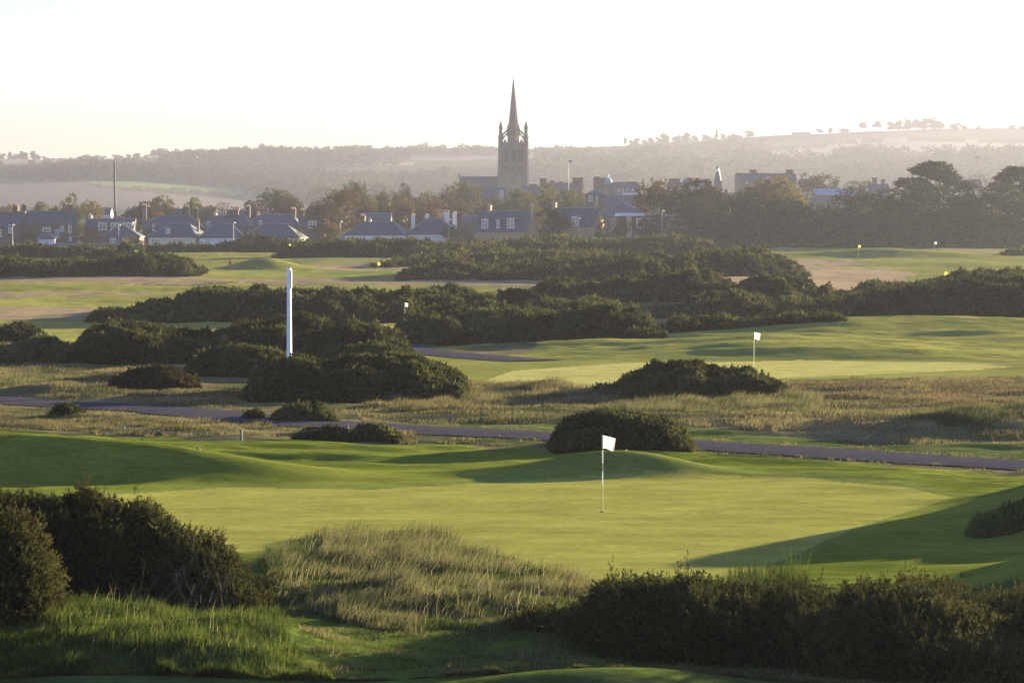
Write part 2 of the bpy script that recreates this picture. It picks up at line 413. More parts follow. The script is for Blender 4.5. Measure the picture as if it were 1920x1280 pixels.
vm = nd(nt, 'ShaderNodeVectorMath', operation='SCALE'); nt.links.new(at.outputs['Color'], vm.inputs[0]); nt.links.new(f, vm.inputs['Scale']); nt.links.new(vm.outputs[0], b.inputs['Base Color'])
bp = nd(nt, 'ShaderNodeBump'); bp.inputs['Distance'].default_value = 1.0
hh = mul(mul(n1.outputs['Fac'], .035), mul(n2.outputs['Fac'], .16), 'ADD')
hh = mul(hh, at2.outputs['Fac']); nt.links.new(hh, bp.inputs['Height']); nt.links.new(bp.outputs[0], b.inputs['Normal'])
nt.links.new(b.outputs[0], out.inputs[0])
TURF = m
rg = np.clip(smoothdist(ppx, ppy) * 1.0, .1, 1) * np.interp(gy, [0, 150, 400, 900, 5000], [1, 1, .9, .6, .2])
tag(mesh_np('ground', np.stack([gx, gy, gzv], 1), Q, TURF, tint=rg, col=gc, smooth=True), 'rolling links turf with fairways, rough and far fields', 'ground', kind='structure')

# paths
def ribbon(name, line, w, mat, label, lift=.035):
    L = [Vector((*p, 0)) for p in line]; pts = []
    for i in range(len(L) - 1):
        p0 = L[max(i - 1, 0)]; p1 = L[i]; p2 = L[i + 1]; p3 = L[min(i + 2, len(L) - 1)]
        n = max(4, int((p2 - p1).length / .6))
        for k in range(n):
            t = k / n; pts.append(.5 * ((2 * p1) + (p2 - p0) * t + (2 * p0 - 5 * p1 + 4 * p2 - p3) * t * t + (3 * p1 - p0 - 3 * p2 + p3) * t ** 3))
    pts.append(L[-1]); V = []
    A = np.array([(p.x, p.y) for p in pts]); T = np.gradient(A, axis=0); T /= np.linalg.norm(T, axis=1)[:, None]; Nn = np.stack([-T[:, 1], T[:, 0]], 1)
    K = 9; offs = np.linspace(-w / 2, w / 2, K)
    jl = np.where(offs[None, :] < 0, fbm(np.arange(len(A)) / 4., np.zeros(len(A)), 5, 4)[:, None], fbm(np.arange(len(A)) / 4., np.ones(len(A)) * 9, 6, 4)[:, None])
    G = A[:, None, :] + Nn[:, None, :] * (offs[None, :, None] * (1 + jl[..., None] * .42))
    z = hgt(G[..., 0].ravel(), G[..., 1].ravel()) + lift + .03 * (1 - (np.tile(offs, len(A)) / (w / 2)) ** 2)
    V = np.concatenate([G.reshape(-1, 2), z[:, None]], 1)
    I = np.arange(len(A) * K).reshape(-1, K)
    Fq = np.stack([I[:-1, :-1], I[1:, :-1], I[1:, 1:], I[:-1, 1:]], -1).reshape(-1, 4)[:, ::-1]
    return tag(mesh_np(name, V, Fq, mat, smooth=True), label, 'path', kind='structure')
ASPH = simple('asphalt', (.060, .056, .071), 1.0, .25, 2.5, .01, spec=0)
ribbon('path', PATH1, 3.7, ASPH, 'tarmac path crossing the links behind the near green')
ribbon('path', PATH2, 4.2, ASPH, 'tarmac path end curving out behind the gorse')
# ---------------------------------------------------------------- gorse
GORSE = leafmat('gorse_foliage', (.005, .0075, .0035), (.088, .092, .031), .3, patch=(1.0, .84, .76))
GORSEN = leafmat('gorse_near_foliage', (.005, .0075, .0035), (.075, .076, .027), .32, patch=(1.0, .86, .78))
TUS = leafmat('tussock_blades', (.04, .06, .015), (.10, .135, .032), .35)
SCRUB = leafmat('broom_scrub', (.025, .030, .015), (.12, .115, .052), .3)
GORSEB = leafmat('gorse_brown', (.014, .012, .007), (.075, .058, .026), .22)
CORE = simple('gorse_shade_wood', (.010, .011, .006), .95, .3, 2, spec=0)
BARK = simple('gorse_bark', (.05, .04, .032), .9, .3, 6, spec=.1)
rng = np.random.default_rng(7)
def unit(a): return a / np.maximum(np.linalg.norm(a, axis=-1, keepdims=True), 1e-9)
def blades(pos, dirs, L, w, tint):
    """one tapering triangle per row"""
    n = len(pos); side = unit(np.cross(dirs, rng.normal(size=(n, 3)))) * w[:, None] * .5
    V = np.stack([pos - side, pos + side, pos + dirs * L[:, None]], 1).reshape(-1, 3)
    return V, np.arange(n * 3).reshape(-1, 3), np.repeat(tint, 3)
def tufts(pos, nrm, s, K, tint, spread=.95, up=.12, jit=.25):
    n = len(pos); p = np.repeat(pos, K, 0); d = np.repeat(nrm, K, 0) + rng.normal(size=(n * K, 3)) * spread; d[:, 2] += up; d = unit(d)
    ss = np.repeat(s, K); L = ss * rng.uniform(.5, 1.0, n * K); w = ss * rng.uniform(.35, .62, n * K)
    p = p + rng.normal(size=(n * K, 3)) * (ss * .18)[:, None]
    return blades(p, d, L, w, np.clip(np.repeat(tint, K) + rng.normal(size=n * K) * .16, 0, 1))
def shoots(pos, nrm, Ls, tint, K=20):
    """spiny upright shoots: a stalk wrapped in short spines"""
    n = len(pos); ax = unit(nrm + rng.normal(size=(n, 3)) * .38 + np.array([0, 0, .55]))
    t = rng.uniform(0, 1, (n, K)) ** .8; p = pos[:, None] + ax[:, None] * (t * Ls[:, None])[..., None]
    r = rng.normal(size=(n, K, 3)); r = unit(r - (r * ax[:, None]).sum(-1, keepdims=True) * ax[:, None])
    d = unit(r + ax[:, None] * (.35 + t[..., None] * 1.1))
    L = (Ls[:, None] * (.30 - .12 * t) * rng.uniform(.7, 1.3, (n, K))).ravel()
    V, Fa, T = blades(p.reshape(-1, 3), d.reshape(-1, 3), L, L * .34, np.clip((tint[:, None] + .30 * (t - .5) + rng.normal(size=(n, K)) * .1).ravel(), 0, 1))
    return V, Fa, T
def thicket(name, label, crest, basey, depth, r=1.2, cover=1.0, mat=None, cat='gorse bush', tintbias=0.0, d0=None, near=False, frontlow=.30, seed=0, group='gorse thickets on the links', bill=1.0, uppx=0, hmul=1.0, foot=None):
    """a mass of gorse. crest: photo outline of its top; front foot at row basey; depth in metres"""
    global rng
    rng = np.random.default_rng(1000 + seed + int(crest[0][0]) * 7 + int(basey)); r3 = random.Random(seed + int(basey))
    mat = mat or (GORSEN if near else GORSE); D0 = d0 or dfl(basey); Dc = D0 + depth * .5
    xs = [c[0] for c in crest]; px0, px1 = xs[0], xs[-1]
    s = max(.13, D0 * .00125) if not near else .26
    # crest height above ground per column
    cols = np.linspace(px0, px1, 160); cy = np.interp(cols, xs, [c[1] for c in crest])
    cm = cols / F * Dc; cy = cy + (fbm(cm / (r * 1.3), cm * 0, 201 + seed, 3) * r * (.42 if near else .5) + fbm(cm / (r * .38), cm * 0, 205 + seed, 2) * r * (.36 if near else .26)) * F / Dc
    X = (cols - CX) / F * Dc; g = hgt(X, np.full_like(X, Dc)); Z = np.array([P(a, b, Dc)[2] for a, b in zip(cols, cy)])
    H = np.clip((Z - g) * hmul, .25, 9)
    width = (px1 - px0) / F * Dc; res = max(.22, s * .8)
    nu = int(np.clip(width * 1.05 / res, 12, 420)); nt_ = int(np.clip(depth / res, 8, 160))
    U, T = np.meshgrid(np.linspace(-.02, 1.02, nu), np.linspace(-.06, 1.06, nt_), indexing='ij')
    px = px0 + U * (px1 - px0)
    wob = (fbm(U * width / (r * 4), U * 0 + seed, 11, 3) * .55 + fbm(U * width / (r * 1.3), U * 0 + seed, 12, 2) * .16) * depth
    D0a = D0 if foot is None else np.array([dfl(v) for v in np.interp(px[:, 0], [q[0] for q in foot], [q[1] for q in foot])])[:, None]
    if foot is not None: D0a = np.minimum(D0a, D0 + depth - 1.6)
    d = D0a + T * (D0 + depth - D0a) + wob * (1 - T) * (1 if foot is None else .35); x = (px - CX) / F * (Dc + (d - Dc) * .55)
    h = np.interp(px, cols, H)
    ew = min(.48, r * 1.5 / max(width, 1)); e = np.sqrt(np.clip(1 - (1 - np.clip(np.minimum(U, 1 - U) / ew, 0, 1)) ** 2, 0, 1))
    # end taper and dome over depth
    dome = np.clip(1 - np.abs((T - .5) / .53) ** 2.6, 0, 1) ** .62
    lows = 1 - (.60 if near else .42) * np.clip((.5 - T) / .5, 0, 1) ** 1.1
    # billows: union of rounded heads
    def bil(R, sd, amp):
        cxn = np.floor(x / R); cyn = np.floor(d / R); best = np.full(x.shape, 9.)
        for i in (-1, 0, 1):
            for j in (-1, 0, 1):
                qx = (cxn + i + .15 + .7 * _h(cxn + i, cyn + j, sd)) * R; qy = (cyn + j + .15 + .7 * _h(cxn + i, cyn + j, sd + 5)) * R
                dd = ((x - qx) ** 2 + (d - qy) ** 2) / (R * (.62 + .5 * _h(cxn + i, cyn + j, sd + 9))) ** 2
                best = np.minimum(best, dd)
        return amp * (np.sqrt(np.clip(1 - best, 0, 1)) - .72)
    b1 = bil(r * 2.6, 3 + seed, 1.0); b2 = bil(r * 1.15, 8 + seed, 1.0)
    b = b1 * r * 1.6 + b2 * r * .75 + fbm(x / 5, d / 5, 13 + seed, 2) * r * .8
    inner = dome * e; gr = hgt(x.ravel(), d.ravel()).reshape(x.shape); edge = (inner < .03); kw = max(3, int(2.2 * r / max(width / nu, .01)) | 1)
    for it in range(4):   # bring the top of the mass to the outline it has in the place
        top = h * lows * inner + b * bill * np.clip(inner * 1.6, 0, 1) * np.clip(h / 1.5, .3, 1.2)
        top = np.clip(top, .10 * inner, h * 1.5)
        qx_, qy_ = proj(x, d, gr + top + s * .4)
        err = (qy_.min(1) - np.interp(px[:, 0], cols, cy)) / F * Dc
        kk = min(kw, nu // 2 * 2 - 1); kern = np.hanning(kk + 2)[1:-1]; kern /= kern.sum(); err = np.convolve(np.pad(err, kk // 2, mode='edge'), kern, mode='valid')
        h = np.clip(h + err[:, None] * .9, .12, 9)
    zt = gr + np.where(edge, -.25, top)
    V = np.stack([x, d, zt], -1)
    # surface sampling
    A = V[1:, :-1] - V[:-1, :-1]; B = V[:-1, 1:] - V[:-1, :-1]; N = np.cross(A, B); ar = np.linalg.norm(N, axis=-1); Nn = unit(N)
    ok = np.maximum(np.maximum(top[:-1, :-1], top[1:, :-1]) * (inner[:-1, :-1] + inner[1:, 1:] > .03), np.maximum(top[:-1, 1:], top[1:, 1:])) > .06
    wgt = (ar * ok * np.where(T[:-1, :-1] > .62, .5, 1)).ravel()
    cnt = int(min(wgt.sum() / (s * s) * cover * (2.3 if not near else 2.6), 60000))
    idx = rng.choice(len(wgt), cnt, p=wgt / wgt.sum())
    ii, jj = np.unravel_index(idx, ar.shape); a = rng.random(cnt)[:, None]; c = rng.random(cnt)[:, None]
    pos = V[ii, jj] + A[ii, jj] * a + B[ii, jj] * c; nn = Nn[ii, jj]
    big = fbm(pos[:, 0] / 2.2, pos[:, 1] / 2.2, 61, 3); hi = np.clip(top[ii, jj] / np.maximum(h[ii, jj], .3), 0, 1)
    tint = np.clip(.16 + tintbias + big * 1.0 + (b1[ii, jj] + .2) * .45 + (b2[ii, jj] + .2) * .45 + rng.normal(size=cnt) * .12, 0, 1)  # lump heads lighter as fresh growth and painted sunlit tips, creases painted darker
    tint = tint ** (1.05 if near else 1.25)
    pos = pos + nn * rng.uniform(-.25, .25, cnt)[:, None] * s
    hi = hi
    if near:
        V1, F1, T1 = shoots(pos - nn * .06, nn, s * rng.uniform(.6, 1.35, cnt), tint, 24)
        c2 = cnt * 2; q = rng.integers(0, cnt, c2); jit = rng.normal(size=(c2, 3)) * .085
        V2, F2, T2 = tufts(pos[q] + jit, nn[q], rng.uniform(.07, .12, c2), 6, np.clip(tint[q] - .05, 0, 1), spread=1.0, up=.3)
        F1 = np.concatenate([F1, F2 + len(V1)]); V1 = np.concatenate([V1, V2]); T1 = np.concatenate([T1, T2])
        k = cnt // 70; hiq = np.argsort(-(hi + rng.normal(size=cnt) * .25))[:cnt // 2]; q = rng.choice(hiq, k)      # tall sprays
        ax = unit(rng.normal(size=(k, 3)) * .3 + np.array([0, -.05, 1.0])); Ls = rng.uniform(.2, .6, k); M = 9; t = np.linspace(.15, 1, M)
        pp = (pos[q][:, None] + ax[:, None] * (Ls[:, None] * t)[..., None] + rng.normal(size=(k, M, 3)) * .03).reshape(-1, 3)
        V3, F3, T3 = shoots(pp, np.repeat(ax, M, 0), rng.uniform(.10, .2, k * M), np.repeat(np.clip(tint[q] + .1, 0, 1), M), 18)
        F1 = np.concatenate([F1, F3 + len(V1)]); V1 = np.concatenate([V1, V3]); T1 = np.concatenate([T1, T3])
    else:
        V1, F1, T1 = tufts(pos, nn, s * rng.uniform(.7, 1.4, cnt), 6, tint)
        k = cnt // 14; q = rng.choice(cnt, k)                      # leggy sprigs standing out of the mass
        V2, F2, T2 = tufts(pos[q] + np.array([0, 0, s * .5]), nn[q], s * rng.uniform(1.0, 1.7, k), 5, tint[q] + .15, spread=.5, up=.8)
        F1 = np.concatenate([F1, F2 + len(V1)]); V1 = np.concatenate([V1, V2]); T1 = np.concatenate([T1, T2])
    # core mesh as triangles in the same object
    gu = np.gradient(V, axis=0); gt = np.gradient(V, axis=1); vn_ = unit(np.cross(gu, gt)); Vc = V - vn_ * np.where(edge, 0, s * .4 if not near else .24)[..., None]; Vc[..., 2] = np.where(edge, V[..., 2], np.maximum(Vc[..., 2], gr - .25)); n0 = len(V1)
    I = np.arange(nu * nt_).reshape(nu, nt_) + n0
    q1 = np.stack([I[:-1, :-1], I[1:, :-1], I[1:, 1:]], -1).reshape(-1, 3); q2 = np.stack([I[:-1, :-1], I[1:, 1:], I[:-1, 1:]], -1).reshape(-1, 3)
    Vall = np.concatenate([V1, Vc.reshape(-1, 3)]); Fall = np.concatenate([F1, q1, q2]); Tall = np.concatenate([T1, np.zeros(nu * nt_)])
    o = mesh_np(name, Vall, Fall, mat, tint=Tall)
    return tag(o, label, cat, group)
GRP = 'gorse thickets on the links'
G = thicket
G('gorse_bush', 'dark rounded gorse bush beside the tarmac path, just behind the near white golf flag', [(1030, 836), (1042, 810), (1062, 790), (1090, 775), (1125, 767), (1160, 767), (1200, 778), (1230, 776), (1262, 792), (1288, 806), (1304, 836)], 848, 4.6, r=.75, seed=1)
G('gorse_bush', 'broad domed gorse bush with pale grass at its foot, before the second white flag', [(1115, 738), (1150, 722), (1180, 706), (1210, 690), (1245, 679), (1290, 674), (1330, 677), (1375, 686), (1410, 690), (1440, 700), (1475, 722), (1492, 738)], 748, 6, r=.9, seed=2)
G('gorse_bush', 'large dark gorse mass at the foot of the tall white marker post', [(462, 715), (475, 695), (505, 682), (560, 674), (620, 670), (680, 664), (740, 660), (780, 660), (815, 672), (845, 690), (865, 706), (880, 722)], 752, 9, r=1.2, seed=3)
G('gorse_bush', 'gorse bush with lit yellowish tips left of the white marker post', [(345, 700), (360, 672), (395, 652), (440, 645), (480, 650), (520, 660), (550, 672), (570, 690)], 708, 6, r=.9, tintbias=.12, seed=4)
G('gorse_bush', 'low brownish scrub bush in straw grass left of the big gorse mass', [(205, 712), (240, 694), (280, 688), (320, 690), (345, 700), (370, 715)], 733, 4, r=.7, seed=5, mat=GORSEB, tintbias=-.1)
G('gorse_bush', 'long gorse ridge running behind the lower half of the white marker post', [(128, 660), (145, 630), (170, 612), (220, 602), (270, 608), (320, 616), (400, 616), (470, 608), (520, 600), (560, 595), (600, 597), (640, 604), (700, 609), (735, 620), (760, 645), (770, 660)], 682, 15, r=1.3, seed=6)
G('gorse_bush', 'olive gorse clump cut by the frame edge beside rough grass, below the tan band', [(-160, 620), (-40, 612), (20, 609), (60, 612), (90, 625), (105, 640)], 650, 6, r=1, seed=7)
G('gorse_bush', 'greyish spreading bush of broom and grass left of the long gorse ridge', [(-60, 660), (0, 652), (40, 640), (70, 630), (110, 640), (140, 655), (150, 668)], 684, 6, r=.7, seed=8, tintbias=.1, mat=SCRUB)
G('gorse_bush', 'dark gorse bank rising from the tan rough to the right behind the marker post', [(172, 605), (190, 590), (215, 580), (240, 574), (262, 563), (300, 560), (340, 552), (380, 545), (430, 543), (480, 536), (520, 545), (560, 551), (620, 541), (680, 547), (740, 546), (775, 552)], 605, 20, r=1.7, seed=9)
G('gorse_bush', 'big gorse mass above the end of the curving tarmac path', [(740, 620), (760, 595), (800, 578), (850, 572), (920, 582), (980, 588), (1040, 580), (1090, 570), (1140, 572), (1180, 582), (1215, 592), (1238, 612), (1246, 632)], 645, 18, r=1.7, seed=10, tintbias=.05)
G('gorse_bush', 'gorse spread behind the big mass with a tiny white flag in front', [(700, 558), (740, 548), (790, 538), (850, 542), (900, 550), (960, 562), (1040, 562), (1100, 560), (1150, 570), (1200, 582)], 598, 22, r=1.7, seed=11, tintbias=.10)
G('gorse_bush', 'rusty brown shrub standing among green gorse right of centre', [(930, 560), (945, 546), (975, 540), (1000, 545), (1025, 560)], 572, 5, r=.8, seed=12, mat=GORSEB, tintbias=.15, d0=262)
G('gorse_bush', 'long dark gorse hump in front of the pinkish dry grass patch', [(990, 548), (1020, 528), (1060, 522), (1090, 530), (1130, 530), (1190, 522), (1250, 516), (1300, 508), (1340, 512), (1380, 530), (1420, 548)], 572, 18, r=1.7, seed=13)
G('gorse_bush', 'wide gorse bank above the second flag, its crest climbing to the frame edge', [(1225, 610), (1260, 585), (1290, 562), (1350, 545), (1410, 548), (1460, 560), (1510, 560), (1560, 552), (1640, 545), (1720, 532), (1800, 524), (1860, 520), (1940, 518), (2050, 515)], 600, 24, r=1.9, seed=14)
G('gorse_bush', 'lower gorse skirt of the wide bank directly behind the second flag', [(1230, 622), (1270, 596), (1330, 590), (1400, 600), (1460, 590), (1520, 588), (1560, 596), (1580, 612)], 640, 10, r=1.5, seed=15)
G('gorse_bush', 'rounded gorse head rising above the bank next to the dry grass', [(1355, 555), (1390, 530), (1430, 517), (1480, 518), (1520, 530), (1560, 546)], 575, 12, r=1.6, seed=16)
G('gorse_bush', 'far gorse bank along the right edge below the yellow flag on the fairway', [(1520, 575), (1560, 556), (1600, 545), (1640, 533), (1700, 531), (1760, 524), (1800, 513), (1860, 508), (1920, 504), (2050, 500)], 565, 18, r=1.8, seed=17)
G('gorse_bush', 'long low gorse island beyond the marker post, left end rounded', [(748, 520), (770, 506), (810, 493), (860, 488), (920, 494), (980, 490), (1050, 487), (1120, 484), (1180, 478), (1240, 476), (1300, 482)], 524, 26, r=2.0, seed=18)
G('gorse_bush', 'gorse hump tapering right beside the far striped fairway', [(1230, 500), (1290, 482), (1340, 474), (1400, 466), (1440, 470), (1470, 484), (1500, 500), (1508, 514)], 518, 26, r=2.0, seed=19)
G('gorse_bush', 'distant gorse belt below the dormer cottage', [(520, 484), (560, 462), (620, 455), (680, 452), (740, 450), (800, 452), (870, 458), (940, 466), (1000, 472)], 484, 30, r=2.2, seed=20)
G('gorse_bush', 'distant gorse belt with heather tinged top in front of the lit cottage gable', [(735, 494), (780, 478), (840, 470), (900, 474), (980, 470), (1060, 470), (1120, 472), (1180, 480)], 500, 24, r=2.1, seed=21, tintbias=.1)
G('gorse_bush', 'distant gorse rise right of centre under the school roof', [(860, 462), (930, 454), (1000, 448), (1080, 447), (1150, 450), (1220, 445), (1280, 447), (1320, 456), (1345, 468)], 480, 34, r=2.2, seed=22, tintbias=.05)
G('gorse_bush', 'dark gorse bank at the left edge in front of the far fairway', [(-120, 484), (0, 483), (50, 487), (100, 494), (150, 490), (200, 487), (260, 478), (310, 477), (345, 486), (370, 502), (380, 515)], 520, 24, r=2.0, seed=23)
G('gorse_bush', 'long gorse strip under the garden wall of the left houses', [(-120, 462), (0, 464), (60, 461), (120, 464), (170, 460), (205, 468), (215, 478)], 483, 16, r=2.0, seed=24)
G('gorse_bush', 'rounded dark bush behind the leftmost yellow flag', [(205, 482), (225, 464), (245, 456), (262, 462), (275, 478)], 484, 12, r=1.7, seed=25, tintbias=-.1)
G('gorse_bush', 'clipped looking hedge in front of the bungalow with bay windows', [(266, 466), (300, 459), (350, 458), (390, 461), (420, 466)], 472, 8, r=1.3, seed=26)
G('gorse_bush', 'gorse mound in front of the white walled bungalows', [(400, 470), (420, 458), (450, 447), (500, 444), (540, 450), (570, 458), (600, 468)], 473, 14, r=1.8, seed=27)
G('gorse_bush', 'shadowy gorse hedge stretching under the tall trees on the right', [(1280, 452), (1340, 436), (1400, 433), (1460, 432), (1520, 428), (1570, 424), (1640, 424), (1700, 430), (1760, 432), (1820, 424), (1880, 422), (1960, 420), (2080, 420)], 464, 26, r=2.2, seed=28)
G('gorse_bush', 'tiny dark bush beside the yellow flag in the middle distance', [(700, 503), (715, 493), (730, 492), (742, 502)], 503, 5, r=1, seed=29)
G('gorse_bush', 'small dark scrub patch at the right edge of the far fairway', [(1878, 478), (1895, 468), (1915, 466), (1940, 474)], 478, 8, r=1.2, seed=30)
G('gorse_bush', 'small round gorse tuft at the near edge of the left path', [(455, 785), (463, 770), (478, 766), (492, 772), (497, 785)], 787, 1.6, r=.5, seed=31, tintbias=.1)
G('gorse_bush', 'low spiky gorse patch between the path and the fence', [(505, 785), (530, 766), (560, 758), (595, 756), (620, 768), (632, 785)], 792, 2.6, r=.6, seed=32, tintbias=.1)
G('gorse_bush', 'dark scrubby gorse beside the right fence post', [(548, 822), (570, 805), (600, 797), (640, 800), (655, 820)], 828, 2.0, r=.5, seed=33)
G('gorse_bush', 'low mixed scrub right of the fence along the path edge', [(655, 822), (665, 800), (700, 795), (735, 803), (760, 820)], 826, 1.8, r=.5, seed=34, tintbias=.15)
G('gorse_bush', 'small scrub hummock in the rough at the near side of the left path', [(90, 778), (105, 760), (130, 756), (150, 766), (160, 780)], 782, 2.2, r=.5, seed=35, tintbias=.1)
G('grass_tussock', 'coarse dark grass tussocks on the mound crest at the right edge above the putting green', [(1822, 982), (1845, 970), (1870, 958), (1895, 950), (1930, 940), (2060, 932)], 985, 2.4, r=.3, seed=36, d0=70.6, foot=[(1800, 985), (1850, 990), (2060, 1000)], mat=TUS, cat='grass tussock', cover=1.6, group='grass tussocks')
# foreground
G('gorse_bush', 'big foreground gorse filling the bottom right corner', [(955, 1180), (985, 1156), (1030, 1142), (1075, 1136), (1105, 1128), (1125, 1101), (1150, 1096), (1180, 1076), (1215, 1090), (1240, 1071), (1280, 1078), (1305, 1062), (1340, 1096), (1390, 1080), (1430, 1100), (1480, 1086), (1545, 1080), (1590, 1112), (1650, 1098), (1690, 1110), (1740, 1090), (1775, 1108), (1810, 1102), (1860, 1124), (1920, 1112), (2050, 1106)], 1238, 7.0, r=.95, near=True, seed=40, d0=48.6, bill=1.35, tintbias=.07, cover=2.3, foot=[(955, 1160), (1020, 1185), (1100, 1215), (1200, 1232), (1300, 1240), (1420, 1252), (1560, 1272), (1700, 1284), (1920, 1290), (2050, 1290)])  # raised tint bias puts sunlit sprigs into the leaf colour
G('gorse_bush', 'foreground gorse sloping down to the right beside the lush grass bank', [(-120, 905), (0, 912), (60, 918), (110, 925), (150, 915), (200, 936), (250, 945), (290, 966), (340, 992), (380, 1012), (420, 1038), (460, 1072), (495, 1100), (515, 1125)], 1150, 6.0, r=.9, near=True, seed=41, d0=55.5, bill=1.35, tintbias=.04, cover=2.4, foot=[(-60, 1165), (60, 1150), (150, 1135), (250, 1130), (330, 1135), (400, 1145), (470, 1158), (515, 1152)])  # slight tint bias paints in the sunlit parts of the foliage
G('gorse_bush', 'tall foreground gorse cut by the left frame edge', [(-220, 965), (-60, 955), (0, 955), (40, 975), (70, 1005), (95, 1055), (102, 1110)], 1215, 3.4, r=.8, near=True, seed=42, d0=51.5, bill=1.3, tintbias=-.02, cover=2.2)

# bare grey stems showing through the lower left of the foreground gorse
lg = [o for o in bpy.data.objects if o.get('label', '').startswith('foreground gorse sloping')][0]
rb = random.Random(5)
for i in range(26):
    px_ = rb.uniform(235, 420); x0, y0, g0 = gz(px_, rb.uniform(56.0, 57.2)); bx = x0 + rb.uniform(-.9, .9); m_ = MB(); top = rb.uniform(.35, .95)
    pts_ = [(x0, y0, g0 - .05), (x0 + (bx - x0) * .35, y0 - .15, g0 + top * .25), (x0 + (bx - x0) * .75, y0 - rb.uniform(.15, .45), g0 + top * .65), (bx, y0 - rb.uniform(.0, .3), g0 + top)]
    m_.tube(pts_, [.028, .022, .015, .006], 6); m_.tube([pts_[2], (bx + rb.uniform(-.3, .3), y0 - .3, g0 + top * 1.15)], [.012, .004], 5)
    m_.build('branch', BARK, lg)
# ---------------------------------------------------------------- trees
LEAF = leafmat('tree_leaves', (.30, .34, .22), (1.0, 1.0, .9), .3, objcol=True)
WOODB = simple('tree_bark', (.05, .042, .035), .9, .3, 3, spec=.1)
def crown_pts(kind, n, R, Hc, z0):
    """centres of leaf clumps through a crown of radius R, height Hc, base z0"""
    nb = {'round': 15, 'wind': 14, 'tall': 16, 'cedar': 10, 'bare': 14, 'cone': 15, 'shrub': 9, 'pine': 9}[kind]
    cs = []; rr = random.Random(int(n + R * 100 + Hc * 10))
    for i in range(nb):
        a = rr.uniform(0, 6.28); q = rr.random() ** .6; h = rr.random()
        if kind in ('round', 'bare', 'shrub'): rad = R * .70 * q * math.sin(math.pi * (.22 + .62 * h)); c = (rad * math.cos(a), rad * math.sin(a), z0 + Hc * (.12 + .76 * h)); br = R * rr.uniform(.30, .46)
        elif kind == 'wind': rad = R * .65 * q; c = (rad * math.cos(a) + R * .35 * (h - .4), rad * math.sin(a), z0 + Hc * (.15 + .45 * h + .28 * (rad * math.cos(a) / R + .5))); br = R * rr.uniform(.28, .4)
        elif kind == 'tall': rad = R * .5 * q * (1 - .5 * h); c = (rad * math.cos(a), rad * math.sin(a), z0 + Hc * (.08 + .82 * h)); br = R * rr.uniform(.34, .5)
        elif kind == 'cone': rad = R * .55 * q * (1 - h); c = (rad * math.cos(a), rad * math.sin(a), z0 + Hc * (.05 + .9 * h)); br = R * (.55 - .38 * h)
        elif kind == 'cedar': rad = R * .72 * math.sqrt(i / nb); a = i * 2.4; c = (rad * math.cos(a), rad * math.sin(a), z0 + Hc * (.95 - .62 * (i / nb) ** 1.1)); br = R * rr.uniform(.30, .42)
        else: rad = R * .6 * q; c = (rad * math.cos(a), rad * math.sin(a), z0 + Hc * (.45 + .5 * h)); br = R * rr.uniform(.25, .4)
        cs.append((c, br))
    return cs
def make_tree(kind, n, R, Hc, z0, leaf, seed, trunk_r=.28, name='tree', limbs=True):
    global rng
    rng = np.random.default_rng(seed); rr = random.Random(seed)
    root = empty(name, (0, 0, 0)); cs = crown_pts(kind, n, R, Hc, z0)
    P_, T_ = [], []; per = n // len(cs)
    for (c, br) in cs:
        d = unit(rng.normal(size=(per, 3))); rad = br * rng.uniform(.55, 1.05, per) ** .7
        p = np.array(c) + d * rad[:, None] * np.array([1, 1, .38 if kind == 'cedar' else .8])
        bias = rng.uniform(-.14, .14)
        P_.append(np.concatenate([p, d], 1)); T_.append(np.clip(.42 + bias + d[:, 2] * .16 + rng.normal(size=per) * .16, 0, 1))
    PD_ = np.concatenate(P_); T_ = np.concatenate(T_)
    keep = fbm(PD_[:, 0] / (R * .3) + seed, PD_[:, 2] / (R * .3), 71, 2) + rng.uniform(-.3, .3, len(PD_)) > -.17
    PD_, T_ = PD_[keep], T_[keep]; k = len(PD_)
    if kind == 'bare': ss = np.full(k, leaf * .9); V, Fa, T = tufts(PD_[:, :3], PD_[:, 3:], ss, 4, T_, spread=.8, up=.5); V, Fa, T = V, Fa, T
    else: V, Fa, T = tufts(PD_[:, :3], PD_[:, 3:], leaf * rng.uniform(.7, 1.3, k), 5, T_, spread=1.0, up=.05)
    if kind == 'bare':  # thin twigs rather than leaf clumps
        tri = V.reshape(-1, 3, 3); mid = (tri[:, 0] + tri[:, 1]) / 2
        tri[:, 0] = mid + (tri[:, 0] - mid) * .28; tri[:, 1] = mid + (tri[:, 1] - mid) * .28; V = tri.reshape(-1, 3)
    mesh_np('crown', V, Fa, LEAF, root, tint=T)
    tk = MB(); lean = R * .08
    ztop = z0 + Hc * (.8 if kind in ('tall', 'cone', 'cedar') else .45)
    tk.tube([(0, 0, -.5), (lean * .2, 0, z0 * .5), (lean, 0, z0 + Hc * .15), (lean * 1.2, lean * .3, ztop)], [trunk_r * 1.25, trunk_r, trunk_r * .75, trunk_r * .25], 7)
    if limbs:
        for (c, br) in cs:
            b0 = Vector((lean, 0, z0 + Hc * .10 * rr.random())); e = Vector(c)
            mid = b0.lerp(e, .5) + Vector((rr.uniform(-.1, .1) * R, rr.uniform(-.1, .1) * R, .06 * Hc))
            tk.tube([b0, mid, e], [trunk_r * .42, trunk_r * .25, trunk_r * .08], 5, cap=False)
    tk.build('trunk', WOODB, root)
    return root
PROTO = {}
